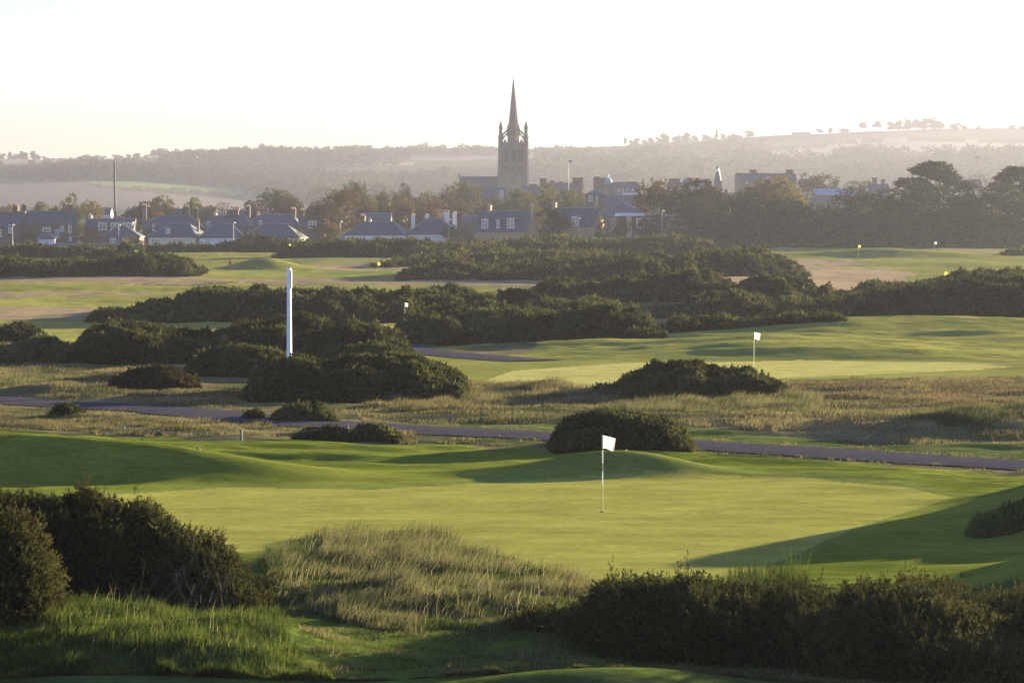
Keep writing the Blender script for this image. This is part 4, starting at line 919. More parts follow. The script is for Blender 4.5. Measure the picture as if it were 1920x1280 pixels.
HB('cottage with a steep blue roof, three dormers and sunlit right gable', 938, 104, 448, 433, 397, 645, 8, -20, 'gable', 'sa', chims=[(904, 385, 7, 'sa'), (988, 383, 7, 'sa')], dorms=[(906, 411, 13, 16), (932, 413, 6, 14), (957, 410, 14, 17)])
HB('cottage with a large white dormer and sunlit gable left of the school', 1070, 92, 446, 424, 391, 655, 8, -20, 'gable', 'sa', chims=[(1025, 380, 7, 'sa'), (1110, 378, 6, 'sa')], dorms=[(1079, 407, 13, 16), (1050, 412, 6, 9)])
HB('tower like block with a shallow pyramid roof behind the school', 1117, 40, 425, 365, 356, 800, 8, 0, 'hip', 'st', wins=[(1107, 366, 7, 11), (1119, 367, 4, 11)], hipf=.98, name='tower_house')
HB('dark roofed hall between the pyramid roofed block and the dome', 1165, 76, 420, 388, 367, 830, 12, 0, 'gable', 'st')
# school
HB('big hipped school roof with a blue grey slope right of the sunlit gable', 1168, 112, 440, 407, 379, 700, 18, 0, 'hip', 'sg', hipf=.98, name='school', cat='school')
sr = empty('school', (*gz(1240, 682)[:2], gz(1240, 682)[2] - .5)); tag(sr, 'low glazed school wing with a bright white roof edge', 'school', 'houses along the edge of the links')
def LZ(py, d, g): return P(1240, py, d)[2] - g
_g = sr.location.z; _k = 682 / F
zt = LZ(402, 682, _g); zb_ = 0
MB().box(-80 * _k, 66 * _k, .3, 12, 0, zt - .4).build('wall', STONE, sr)
MB().box(-84 * _k, 66 * _k, -.4, 12.4, zt - .4, zt + .35).build('roof', PAINT, sr)
for i, (a, w_) in enumerate(((-34, 26), (-4, 18), (26, 22), (50, 14))):
    window(sr, a * _k, LZ(426, 682, _g), w_ * _k, 2.2, .3, mull=2)
MB().box(-66 * _k, -56 * _k, .15, .29, 0, zt - .42).build('pillar', CREAM, sr); MB().box(8 * _k, 12 * _k, .15, .29, 0, zt - .42).build('pillar', PAINT, sr)
HB('small blue gabled annexe with a white bargeboard at the right end of the school', 1285, 42, 440, 402, 386, 690, 9, 0, 'gable', 'wh', name='annexe', cat='school annexe')
# back streets
BS = 'roofs and chimneys of the town behind'
def back(label, *a, **k): k.setdefault('group', BS); return house(label, *a, **k)
back('pale roofed terrace under the faded olive trees with a row of chimneys', 330, 60, 420, 402, 392, 860, 8, 0, 'gable', 'st', chims=[(318, 386, 7, 'sg'), (334, 388, 5, 'cr'), (350, 386, 8, 'st')])
back('grey terrace house between the umbrella tree and the russet tree', 382, 44, 420, 400, 389, 870, 8, 0, 'gable', 'sg', chims=[(372, 384, 12, 'sg'), (394, 385, 7, 'sg')])
back('terrace with tall chimneys over the middle street lamp', 455, 60, 425, 404, 395, 850, 8, 0, 'gable', 'st', chims=[(462, 380, 6, 'st'), (440, 388, 14, 'sg')])
back('terrace row with many pale pots below the wide grey green tree', 525, 76, 425, 403, 394, 860, 8, 0, 'gable', 'st', chims=[(506, 387, 7, 'cr'), (524, 386, 9, 'sg'), (543, 385, 9, 'sg')])
back('white rendered cottage showing between the golden tree and the mast tree', 195, 24, 420, 402, 391, 850, 7, 0, 'gable', 'wh')
back('little white cottage gable left of the second house chimney', 30, 16, 425, 406, 398, 800, 7, 0, 'gable', 'wh')
back('brick gabled house with a tall dark chimney among the trees', 720, 72, 420, 401, 385, 850, 8, -8, 'gable', 'sa', chims=[(708, 368, 9, 'st'), (724, 378, 5, 'cr')], wins=[(740, 388, 7, 9)])
back('blue roofed house with a skylight behind the long hipped bungalow', 705, 56, 430, 412, 401, 740, 8, 0, 'gable', 'st', chims=[(682, 404, 6, 'wh')])
back('slate roof with two tiny white gables under the tall dark tree', 770, 50, 400, 384, 372, 900, 8, 0, 'gable', 'st', wins=[(754, 376, 3, 5), (770, 376, 3, 4)])
back('dim slate hall with a white gable end below the church nave', 918, 60, 400, 376, 352, 980, 10, 0, 'gable', 'sg', wins=[(940, 357, 8, 14)])
back('low slate roof left of the dormer cottage with a sunlit patch', 880, 30, 430, 416, 405, 720, 7, 0, 'gable', 'st')
back('brown roofed terrace immediately right of the church tower', 1000, 40, 400, 362, 350, 1010, 10, 0, 'gable', 'st', rm=SLATEB, chims=[(1000, 345, 14, 'br'), (1021, 334, 12, 'br')])
back('long slate terrace right of the church with evenly spaced chimneys', 1052, 76, 400, 356, 344, 1020, 10, 0, 'gable', 'st', rm=SLATEB, chims=[(1036, 338, 8, 'br'), (1052, 340, 6, 'br'), (1084, 333, 20, 'br')])
back('red brown tenement block beside the copper dome', 1125, 22, 400, 345, 334, 1010, 10, 0, 'flat', 'br', chims=[(1120, 331, 9, 'br')])
back('grey tenement with white window bays right of the copper dome', 1174, 50, 400, 352, 343, 1000, 10, 0, 'gable', 'sg', chims=[(1184, 340, 16, 'br'), (1162, 340, 6, 'sg')], wins=[(1160, 354, 3, 6), (1168, 354, 3, 6), (1176, 354, 3, 6), (1186, 354, 3, 6)])
back('low white balustraded roof right below the grey tenement', 1182, 28, 400, 364, 360, 940, 8, 0, 'flat', 'wh')
back('mansarded grey terrace left of the spired roof', 1270, 30, 400, 348, 342, 1000, 10, 0, 'flat', 'sg', chims=[(1266, 335, 20, 'br')], wins=[(1262, 347, 4, 5), (1276, 347, 4, 5)])
back('blue grey terrace with dormers just left of the tall dark tree', 1308, 50, 400, 349, 337, 1000, 10, 0, 'gable', 'sg', chims=[(1294, 333, 10, 'br'), (1308, 333, 8, 'br')], dorms=[(1293, 345, 6, 6), (1318, 344, 6, 6)])
back('long high terrace above the golden topped tree, a chimney at each end', 1437, 112, 400, 338, 326, 1050, 10, 0, 'gable', 'sg', chims=[(1414, 318, 12, 'br'), (1430, 324, 6, 'br'), (1482, 318, 14, 'br'), (1388, 324, 8, 'br')], wins=[(1400, 341, 4, 7), (1425, 341, 4, 7), (1450, 341, 4, 7), (1472, 341, 4, 7)], dorms=[(1440, 332, 5, 5)])
back('wide pale metal shed roof showing between the dark trees', 1568, 76, 400, 366, 355, 850, 16, 0, 'gable', 'sg', rm=LEAD, name='shed', cat='shed')
back('lower pale roof joined left of the metal shed', 1515, 40, 400, 372, 362, 860, 12, 0, 'gable', 'sg', rm=LEAD, name='shed', cat='shed')
back('stone house with paired chimneys right of the broad dark tree', 1650, 34, 400, 356, 346, 950, 9, 0, 'gable', 'sg', chims=[(1642, 333, 9, 'sg'), (1658, 336, 7, 'sg')])
back('tall tenement gable with a chimney left of the edge cedar', 1882, 26, 400, 342, 334, 950, 9, 0, 'gable', 'sg', chims=[(1880, 323, 14, 'sg')])
back('pale house seen through the bare tree right of the layered cedar', 1822, 40, 400, 352, 338, 950, 9, 0, 'gable', 'cr')
# hill buildings
HG = 'buildings on the far hill'
back('left one of two grey sheds on the left skyline', 96, 16, 303, 299, 297, 3990, 14, 0, 'gable', 'st', name='shed', cat='shed', group=HG, ridge=False)
back('right one of two grey sheds on the left skyline', 116, 17, 303, 299, 297, 3990, 14, 0, 'gable', 'st', name='shed', cat='shed', group=HG, ridge=False)
back('longer grey shed on the left skyline right of the pair', 140, 18, 303, 300, 297, 3985, 14, 0, 'gable', 'st', name='shed', cat='shed', group=HG, ridge=False)
back('white farmhouse below the skyline trees on the left hill', 358, 22, 303, 298, 293, 3300, 10, -15, 'gable', 'wh', group=HG)
back('smaller white farm wing right of the farmhouse on the left hill', 378, 16, 303, 299, 296, 3280, 8, 0, 'gable', 'wh', group=HG)
back('long low building on the skyline of the right ridge', 1502, 34, 257, 251, 248, 4150, 14, 0, 'gable', 'st', name='shed', cat='shed', group=HG, ridge=False)
# church -----------------------------------------------------------
CH = simple('church_sandstone', (.20, .16, .125), .9, .22, .6, .03)
CHD = simple('church_dark_opening', (.05, .045, .042), .9, .1, 1)
cd = 1150; k = cd / F; cx_, cy_, cg = gz(962.5, cd); ch = empty('church', (cx_, cy_, cg)); tag(ch, 'tall sandstone church with a needle spire and four pinnacles rising over the town', 'church')
def z_(py): return P(962.5, py, cd)[2] - cg
hw = 27 * k; tw = MB(); D = hw * 2; ztop = z_(268); zs = z_(308); zs2 = z_(333)
tw.box(-hw, hw, 0, D, 0, zs2).box(-hw + .15, hw - .15, .15, D - .15, zs2, zs).box(-hw + .3, hw - .3, .3, D - .3, zs, ztop)
for zz in (zs, zs2): tw.box(-hw - .1, hw + .1, -.1, D + .1, zz - .25, zz + .25)
tw.box(-hw - .05, hw + .05, -.05, D + .05, ztop - .3, ztop + .3)
towr = tw.build('tower', CH, ch)
for sx_ in (-1, 1):
    for sy_ in (0, 1):
        b_ = MB(); X_ = sx_ * (hw - .7); Y_ = .7 if not sy_ else D - .7
        b_.prism(X_, Y_, 1.35, 1.25, 0, zs, 8, .39).prism(X_, Y_, 1.15, 1.05, zs + .002, ztop + .5, 8, .39)
        b_.build('buttress', CH, ch)
        pn = MB(); z240 = z_(240); z226 = z_(227); z256 = z_(256)
        pn.prism(X_, Y_, 1.05, .95, ztop + .502, z256, 8, .39).prism(X_, Y_, 1.2, 1.2, z256, z256 + .4, 8, .39).prism(X_, Y_, .72, .68, z256 + .4, z240, 8, .39).prism(X_, Y_, .9, .9, z240, z240 + .3, 8, .39).prism(X_, Y_, .68, .06, z240 + .3, z226, 8, .39)
        for q in range(5):
            zc = z240 + .3 + (z226 - z240) * (q + .5) / 6; rc = .68 * (1 - (q + .5) / 6)
            for a in range(4): pn.box(X_ + rc * math.cos(a * 1.571) - .12, X_ + rc * math.cos(a * 1.571) + .12, Y_ + rc * math.sin(a * 1.571) - .12, Y_ + rc * math.sin(a * 1.571) + .12, zc, zc + .22)
        pn.build('pinnacle', CH, ch)
        fb = MB(); c0 = Vector((X_ * .86, Y_ + (D / 2 - Y_) * .14, z_(252))); c1 = Vector((sx_ * 1.9, D / 2 + (Y_ - D / 2) * .4, z_(243)))
        pts = [c0.lerp(c1, t) + Vector((0, 0, 1.2 * math.sin(math.pi * t * .5) - 1.2 * t)) for t in (0, .2, .4, .6, .8, 1)]
        fb.tube(pts, .27, 5); pts2 = [p - Vector((0, 0, 1.9 - 1.2 * i / 5)) for i, p in enumerate(pts)]; fb.tube(pts2, .22, 5)
        fb.build('flying_buttress', CH, ch)
# parapet battlements
pb = MB()
for i in range(7):
    if i in (0, 6): continue
    X_ = -hw + D * (i + .5) / 7
    pb.box(X_ - .5, X_ + .5, -.05, .35, ztop + .3, ztop + 1.25); pb.box(X_ - .5, X_ + .5, D - .35, D + .05, ztop + .3, ztop + 1.25)
    pb.box(-hw - .05, -hw + .35, .6 + X_ + hw - .5, .6 + X_ + hw + .4, ztop + .3, ztop + 1.25); pb.box(hw - .35, hw + .05, .6 + X_ + hw - .5, .6 + X_ + hw + .4, ztop + .3, ztop + 1.25)
pb.build('parapet', CH, ch)
# belfry lancets: framed recesses on the two seen faces
for face in range(4):
    for j in (-1, 0, 1):
        X_ = j * hw * .48; f = MB(); z0_ = z_(304); z1_ = z_(283)
        def fr(px_, py_, w0, y0_, y1_, za, zb2):
            if face == 0: f.box(px_ - w0, px_ + w0, y0_, y1_, za, zb2)
            elif face == 1: f.box(hw - y1_ , hw - y0_, D / 2 + px_ - w0, D / 2 + px_ + w0, za, zb2)
            elif face == 2: f.box(px_ - w0, px_ + w0, D - y1_, D - y0_, za, zb2)
            else: f.box(-hw + y0_, -hw + y1_, D / 2 + px_ - w0, D / 2 + px_ + w0, za, zb2)
        fr(X_ - .85, 0, .16, .0, .297, z0_, z1_ + .8); fr(X_ + .85, 0, .16, .0, .297, z0_, z1_ + .8); fr(X_, 0, 1.02, .0, .297, z1_ + .8, z1_ + 1.1); fr(X_, 0, .09, .1, .297, z0_, z1_ + .798)
        w_ = f.build('belfry_window', CH, ch)
        f = MB(); fr(X_, 0, .68, .2, .296, z0_ + .1, z1_ + .7); f.build('louvre', CHD, w_)
for j in (-1, 0, 1):
    X_ = j * hw * .45; z1_ = z_(317); n = 14
    f = MB(); f.tube([(X_ + 1.1 * math.cos(a), -.02 + .1, z1_ + 1.1 * math.sin(a)) for a in [2 * math.pi * i / n for i in range(n + 1)]], .16, 5); c_ = f.build('roundel', CH, ch)
    f = MB(); f.poly([(X_ + 1.0 * math.cos(2 * math.pi * i / n), .10, z1_ + 1.0 * math.sin(2 * math.pi * i / n)) for i in range(n)]); f.build('dial', CHD, c_)
# doorway arch and lower window on tower front
sp = MB(); zr0 = ztop + .3; zr1 = z_(145); sr_ = 11.8 * k
sp.prism(0, D / 2, sr_ * 1.02, sr_, zr0, zr0 + 2.2, 8, .39).prism(0, D / 2, sr_, .10, zr0 + 2.2, zr1, 8, .39)
for q in range(30):
    t = (q + .5) / 31; zc = zr0 + 2.2 + (zr1 - zr0 - 2.2) * t; rc = sr_ * (1 - t)
    for a in range(8):
        w = a * .7854 + .39; X_ = rc * math.cos(w); Y_ = D / 2 + rc * math.sin(w); s_ = .2 * (1 - t * .4)
        sp.box(X_ - s_, X_ + s_, Y_ - s_, Y_ + s_, zc, zc + .35)
sp.build('spire', CH, ch)
for a in range(4):
    w = a * 1.571 - 1.571; lu = MB(); X_ = sr_ * .86 * math.cos(w); Y_ = D / 2 + sr_ * .86 * math.sin(w)
    lu.box(X_ - .45, X_ + .45, Y_ - .45, Y_ + .45, zr0 + 2.5, zr0 + 5.4).prism(X_, Y_, .7, .05, zr0 + 5.4, zr0 + 7.6, 4, .785); lu.build('lucarne', CH, ch)
cr_ = MB().tube([(0, D / 2, zr1 - .3), (0, D / 2, zr1 + 2.2)], .07, 5).box(-.5, .5, D / 2 - .05, D / 2 + .05, zr1 + 1.3, zr1 + 1.42); cr_.build('finial', DARKW, ch)
# nave
x0_, x1_ = -112 * k, -20 * k; zr_ = z_(332); ze_ = z_(356); nw = MB(); y0_, y1_ = 1.5, D + 9; ym = (y0_ + y1_) / 2
x0_ = -103 * k
nw.poly([(x0_, y0_, 0), (x1_, y0_, 0), (x1_, y0_, ze_), (x0_, y0_, ze_)]); nw.poly([(x0_, y1_, 0), (x0_, y0_, 0), (x0_, y0_, ze_), (x0_, ym, zr_ + .2), (x0_, y1_, ze_)]); nw.poly([(x1_, y1_, 0), (x0_, y1_, 0), (x0_, y1_, ze_), (x1_, y1_, ze_)])
nw.poly([(x1_, y0_, 0), (x1_, y1_, 0), (x1_, y1_, ze_), (x1_, ym, zr_), (x1_, y0_, ze_)])
nv = nw.build('nave', CH, ch)
for i in range(5): window(ch, x0_ + 2.5 + i * 3.6, ze_ - 6, 1.6, 4.5, y0_, mull=1, name='nave_window')
r = MB(); e1 = (y0_ - .4, ze_ - .3)
for sgn in (0, 1):
    ya = y0_ - .4 if not sgn else y1_ + .4
    A = [(x0_ + .3, ya, ze_ - .25), (x1_, ya, ze_ - .25), (x1_, ym, zr_), (x0_ + .3, ym, zr_)]; A = A if not sgn else A[::-1]; r.poly(A); r.poly([(p[0], p[1], p[2] + .2) for p in A])
r.build('nave_roof', SLATE, ch); MB().box(x0_ + .2, x1_, ym - .25, ym + .25, zr_ + .1, zr_ + .5).box(x0_ - .1, x0_ + .6, ym - .3, ym + .3, zr_ - .2, zr_ + 1.6).build('nave_ridge', CH, ch)
# copper dome
d = 1005; x, y, g = gz(1141, d); k2 = d / F; dm = empty('domed_tower', (x, y, g)); tag(dm, 'small round tower with a verdigris copper dome among the town roofs', 'tower')
def zz_(py): return P(1141, py, d)[2] - g
MB().prism(0, 0, 8.5 * k2, 8.5 * k2, 0, zz_(345), 10).build('drum', STONEG, dm)
q = MB(); R_ = 7.2 * k2; zz0 = zz_(345)
for i in range(6): q.prism(0, 0, R_ * math.cos(i * .2618) if i else R_, R_ * math.cos((i + 1) * .2618) + .02, zz0 + .01 + 1.55 * R_ * math.sin(i * .2618), zz0 + .01 + 1.55 * R_ * math.sin((i + 1) * .2618), 12)
q.build('dome', COPPER, dm, True); MB().tube([(0, 0, zz0 + 1.5 * R_), (0, 0, zz_(327))], .12, 5).build('finial', PAINT, dm)
MB().prism(0, 0, 8.9 * k2, 8.9 * k2, zz_(346.5), zz_(345), 12).build('cornice', STONEG, dm)
# slender roof spire
d = 1040; x, y, g = gz(1345.5, d); fl = empty('roof_spire', (x, y, g)); tag(fl, 'slender tapering lantern spire over the roofs left of the long high terrace', 'spire')
def zq(py): return P(1345, py, d)[2] - g
MB().prism(0, 0, 1.5, 1.4, 0, zq(338), 8).prism(0, 0, 1.3, .62, zq(338) + .01, zq(322), 8).build('shaft', SLATE, fl)
MB().prism(0, 0, .8, .8, zq(322), zq(321), 8).prism(0, 0, .42, .42, zq(321), zq(316), 8).build('lantern', PAINT, fl); MB().prism(0, 0, .6, .05, zq(316), zq(310), 8).build('cap', SLATE, fl); MB().tube([(0, 0, zq(310)), (0, 0, zq(301))], .08, 5).build('finial', DARKW, fl)
# garden wall along the left houses
gwv = MB(); pts = [gz(p, 682) for p in range(100, 275, 12)]
for a, b_ in zip(pts[:-1], pts[1:]):
    zt_ = P(180, 456, 682)[2]; gwv.poly([(a[0], 682, a[2] - .5), (b_[0], 682, b_[2] - .5), (b_[0], 682, zt_ - .18), (a[0], 682, zt_ - .18)]); gwv.poly([(b_[0], 682.4, b_[2] - .5), (a[0], 682.4, a[2] - .5), (a[0], 682.4, zt_ - .18), (b_[0], 682.4, zt_ - .18)])
gw = empty('garden_wall', (0, 0, 0)); tag(gw, 'low grey garden wall with pale coping in front of the left houses', 'wall'); gwv.build('wall', STONEG, gw)
MB().box(pts[0][0], pts[-1][0], 681.9, 682.5, zt_ - .18, zt_).build('coping', LEAD, gw)
# ---------------------------------------------------------------- things on the course
METAL = simple('grey_metal', (.11, .112, .12), .8, .1, 3)
LAMPH = simple('lamp_head', (.85, .82, .75), .3, .02, 2, spec=.6)
CLOTHW, _nt, _o = newmat('flag_cloth_white')
def cloth(name, col):
    m, nt, out = newmat(name); a = nd(nt, 'ShaderNodeBsdfDiffuse'); a.inputs[0].default_value = (*col, 1); t = nd(nt, 'ShaderNodeBsdfTranslucent'); t.inputs[0].default_value = (*col, 1)
    x = nd(nt, 'ShaderNodeMixShader'); x.inputs[0].default_value = .5; nt.links.new(a.outputs[0], x.inputs[1]); nt.links.new(t.outputs[0], x.inputs[2]); nt.links.new(x.outputs[0], out.inputs[0]); return m
bpy.data.materials.remove(CLOTHW)
CLW = cloth('white_cloth', (.66, .62, .60)); CLY = cloth('yellow_cloth', (.55, .50, .08)); BLK = simple('black_paint', (.02, .02, .02), .5, .1, 4); REDP = simple('red_paint', (.35, .03, .03), .5, .1, 4); STICK = simple('stick_paint', (.72, .74, .72), .4, .05, 5); YST = simple('yellow_stick', (.30, .26, .06), .5, .1, 5)
def flag(px, ybase, ytop, label, d=None, white=True, w=.42, h=.40, group='golf flags on the greens', lean=0.0, banded=False, dirn=1):
    d = d or dfl(ybase); x, y, g = gz(px, d); top = P(px, ytop, d)[2]
    r = empty('golf_flag', (x, y, g)); tag(r, label, 'golf flag', group); H = top - g; rad = .014 if d < 100 else .010
    def pt(z): return (lean * z, 0, z)
    if banded:
        cuts = [(0, .345, YST), (.345, .52, STICK), (.52, .63, BLK), (.63, .80, STICK), (.80, .86, BLK), (.86, 1, STICK)]
        for a, b_, m_ in cuts: MB().tube([pt(H * a), pt(H * b_)], rad, 8).build('pole', m_, r)
        MB().prism(0, 0, .06, .06, .002, .02, 12).build('cup', BLK, r)
    else: MB().tube([pt(-.1), pt(H)], rad, 6).build('pole', STICK if white else YST, r)
    nx, nz = 10, 7; V = []
    for i in range(nx + 1):
        for j in range(nz + 1):
            u, v = i / nx, j / nz
            zz = H - h * v * (1 - .12 * u) - .16 * u ** .8 * h * 1.6 + .03 * math.sin(5 * u) * v
            V.append((lean * (H - h * v) + dirn * w * u * (1 - .10 * v), .06 * math.sin(u * 5.5 + v * 1.3) * u ** .6, zz))
    Fq = [(i * (nz + 1) + j, (i + 1) * (nz + 1) + j, (i + 1) * (nz + 1) + j + 1, i * (nz + 1) + j + 1) for i in range(nx) for j in range(nz)]
    mesh_np('flag', np.array(V), np.array(Fq), CLW if white else CLY, r, smooth=True)
    MB().tube([(lean * (H - h) - .0, 0, H - h), (lean * H, 0, H)], rad * 1.35, 6).build('sleeve', CLW if banded or not white else REDP, r)
    return r
flag(1130, 960, 815, 'near white golf flag on a black banded stick in the putting green', banded=True, h=.38, w=.36)
flag(1414, 690, 622, 'second white golf flag with a thin stick rising behind the domed gorse', w=.38, h=.42, lean=-.0)
def yflag(px, yc, ybase, label, white=False, d=None):
    flag(px, ybase, yc - 4, label, d=d, white=white, w=.42, h=.46)
yflag(1609, 463, 478, 'yellow golf flag left of the low dark mound on the far right fairway', d=500)
yflag(1752, 457, 470, 'pale golf flag against the dark hedge on the far right', True, d=560)
yflag(1771, 513, 530, 'yellow golf flag just above the right gorse bank', d=362)
yflag(708, 495, 512, 'yellow golf flag beside the tiny dark bush in the middle distance', d=400)
yflag(254, 473, 486, 'yellow golf flag in front of the round dark bush on the left', d=478)
yflag(542, 461, 474, 'yellow golf flag against the distant gorse above the marker post', d=560)
flag(759, 590, 567, 'tiny white flag poking out of the gorse right of the marker post', d=243, white=True, w=.3, h=.34)
# white marker post
x, y, g = gz(542, 143); zt = P(543, 503, 143)[2] - g; k = 143 / F; mp_ = empty('marker_post', (x, y, g)); tag(mp_, 'tall tapering white marker post standing out of the dark gorse', 'marker post')
POSTW = simple('post_white', (.74, .76, .80), .6, .16, 3)
wb, wt_ = 4.4 * k, 3.0 * k
m = MB(); n = 0; V = [(-wb, -.12, 0), (wb, -.12, 0), (wb, .14, 0), (-wb, .14, 0), (-wt_, -.10, zt), (wt_, -.10, zt), (wt_, .12, zt), (-wt_, .12, zt)]; m.v = V; m.f = [(0, 3, 2, 1), (4, 5, 6, 7), (0, 1, 5, 4), (1, 2, 6, 5), (2, 3, 7, 6), (3, 0, 4, 7)]
m.build('post', POSTW, mp_).rotation_euler = (0, 0, math.radians(-8))
MB().box(wt_ - .01, wt_ + 2.2 * k, -.06, .10, zt - 38 * k, zt - .08).build('top_board', POSTW, mp_); MB().box(-.03, .03, -.03, .03, zt, zt + .07).build('cap', METAL, mp_)
# mast
d = 752; x, y, g = gz(218, d); zt = P(217, 302, d)[2] - g; ms = empty('mast', (x, y, g)); tag(ms, 'tall grey mast rising from the dark tree against the stubble field', 'mast')
MB().tube([(0, 0, 0), (-.2, 0, zt * .5), (-.3, 0, zt)], [.36, .28, .2], 8).build('pole', METAL, ms); cl = MB()
for i in range(6): cl.box(-.62, -.1, -.2, .2, zt - .5 - i * 1.3, zt - .25 - i * 1.3)
cl.build('bracket', METAL, ms)
# town flag pole and far mast
d = 990; x, y, g = gz(1066, d); fp = empty('flagpole', (x, y, g)); tag(fp, 'pale flagpole with a small blue flag right of the church', 'flagpole'); zt = P(1066, 300, d)[2] - g
MB().tube([(0, 0, 0), (0, 0, zt)], [.15, .09], 6).build('pole', LEAD, fp); MB().box(.1, 1.1, -.02, .02, zt - .9, zt - .1).build('flag', simple('blue_cloth', (.12, .25, .4)), fp)
d = 900; x, y, g = gz(1831, d); fm = empty('floodlight_mast', (x, y, g)); tag(fm, 'thin mast with a crossbar behind the bare tree on the right', 'mast'); zt = P(1831, 294, d)[2] - g
MB().tube([(0, 0, 0), (0, 0, zt)], [.2, .12], 6).build('pole', METAL, fm); MB().box(-.9, .9, -.15, .15, zt - .25, zt).build('crossbar', METAL, fm)
# street lamps
def lamp(px, ytop, ybase, d, label):
    x, y, g = gz(px, d); zt = P(px, ytop, d)[2] - g; r = empty('street_lamp', (x, y, g)); tag(r, label, 'street lamp', 'street lamps by the links road')
    MB().tube([(0, 0, -.3), (0, 0, 1.2), (0, 0, 1.25), (0, 0, zt - .3)], [.16, .16, .1, .07], 8).build('pole', LEAD, r)
    MB().tube([(0, 0, zt - .3), (.1, -.1, zt - .12), (.3, -.35, zt - .08)], .05, 6).build('arm', LEAD, r)
    m = MB(); m.prism(.3, -.4, .18, .30, zt - .28, zt - .1, 8).prism(.3, -.4, .30, .14, zt - .098, zt + .12, 8); m.build('lamp_head', LAMPH, r)
lamp(24, 421, 465, 684, 'leftmost street lamp before the dark stone villa')
lamp(223, 421, 460, 682, 'street lamp before the house with the white dormer band')
lamp(438, 417, 462, 650, 'street lamp before the white walled bungalow')
lamp(638, 415, 462, 648, 'street lamp beside the low orange tree')
lamp(842, 411, 455, 643, 'street lamp by the white chimneys')
lamp(1085, 409, 450, 640, 'street lamp at the large white dormer left of the school')
lamp(1241, 395, 440, 640, 'street lamp before the glazed school wing')
# wire fence near the left mound
fs = []
for px_, yt, yb_ in ((232, 798, 822), (452, 805, 842), (651, 795, 828)):
    d = {232: 113, 452: 104.5, 651: 108}[px_]; x, y, g = gz(px_, d); fs.append((Vector((x, y, g)), Vector(P(px_, yt, d))))
fe = empty('wire_fence', tuple(fs[1][0])); tag(fe, 'old post and wire fence sagging behind the left grass mound', 'fence'); fe_l = fe.location.copy()
PW = simple('fence_timber', (.13, .135, .13), .9, .3, 8)
for a, b_ in fs: MB().tube([a - fe_l - Vector((0, 0, .2)), b_ - fe_l], [.055, .045], 7).build('post', PW, fe)
for dz in (0.03, .42):
    ends = [b_ - fe_l - Vector((0, 0, dz)) for a, b_ in fs]; ends = [ends[0] + Vector((-6, 2.5, .0))] + ends
    for i in range(3):
        p0, p1 = ends[i], ends[i + 1]; MB().tube([p0.lerp(p1, t) - Vector((0, 0, .16 * math.sin(math.pi * t))) for t in [j / 8 for j in range(9)]], .009, 4).build('wire', LEAD, fe)
# far person with golf bag
def person(px, ytop, d):
    x, y, g = gz(px, d); r = empty('person', (x, y, g)); tag(r, 'person in a red jacket with a bag on the far fairway above the grass hump', 'person')
    sk = simple('skin', (.45, .28, .2), .6, .05, 5); red = simple('red_jacket', (.30, .045, .03), .8, .1, 5); tr = simple('dark_trousers', (.04, .04, .05), .9, .1, 5)
    vs = [((0, 0, .95), .15), ((0, 0, 1.15), .15), ((0, .01, 1.38), .17), ((0, .0, 1.5), .07), ((0, -.03, 1.62), .10), ((0, -.03, 1.72), .08),
          ((.19, 0, 1.40), .07), ((.27, -.03, 1.13), .055), ((.24, -.16, .92), .045), ((.23, -.22, .84), .04), ((-.19, 0, 1.40), .07), ((-.27, -.02, 1.13), .055), ((-.25, -.10, .90), .045), ((-.25, -.13, .82), .04),
          ((.10, 0, .88), .11), ((.12, -.05, .50), .075), ((.13, .04, .10), .05), ((.13, -.10, .04), .045), ((-.10, 0, .88), .11), ((-.13, .06, .50), .075), ((-.14, .14, .10), .05), ((-.14, .02, .04), .045)]
    es = [(0, 1), (1, 2), (2, 3), (3, 4), (4, 5), (2, 6), (6, 7), (7, 8), (8, 9), (2, 10), (10, 11), (11, 12), (12, 13), (0, 14), (14, 15), (15, 16), (16, 17), (0, 18), (18, 19), (19, 20), (20, 21)]
    me = bpy.data.meshes.new('body'); me.from_pydata([v[0] for v in vs], es, []); o = bpy.data.objects.new('body', me); C.objects.link(o); o.parent = r; me.materials.append(red)
    sm = o.modifiers.new('s', 'SKIN'); 
    for i, v in enumerate(vs): me.skin_vertices[0].data[i].radius = (v[1], v[1])
    me.skin_vertices[0].data[0].use_root = True; o.modifiers.new('u', 'SUBSURF').levels = 1
    t = MB().tube([(.10, 0, .98), (.125, -.05, .5), (.135, .04, .1)], [.125, .09, .075], 8).tube([(-.10, 0, .98), (-.135, .06, .5), (-.145, .14, .1)], [.125, .09, .075], 8); t.build('trousers', tr, r)
    MB().prism(0, -.03, .115, .10, 1.70, 1.80, 10).box(-.08, .08, -.24, -.1, 1.70, 1.72).build('cap', tr, r)
    return r
person(432, 487, 455)
x, y, g = gz(434.5, 455); bg_ = empty('golf_bag', (x + .28, y + .05, g)); tag(bg_, 'dark golf bag slung beside the far person in red', 'golf bag'); bg_.rotation_euler = (0, .25, 0)
MB().prism(0, 0, .13, .15, .35, 1.25, 10).build('bag', BLK, bg_); q = MB()
for i in range(5): q.tube([(.06 * math.cos(i * 1.25), .06 * math.sin(i * 1.25), 1.2), (.09 * math.cos(i * 1.25), .09 * math.sin(i * 1.25), 1.5)], .012, 5).box(.09 * math.cos(i * 1.25) - .05, .09 * math.cos(i * 1.25) + .03, .09 * math.sin(i * 1.25) - .02, .09 * math.sin(i * 1.25) + .02, 1.49, 1.54)
q.build('club', METAL, bg_)
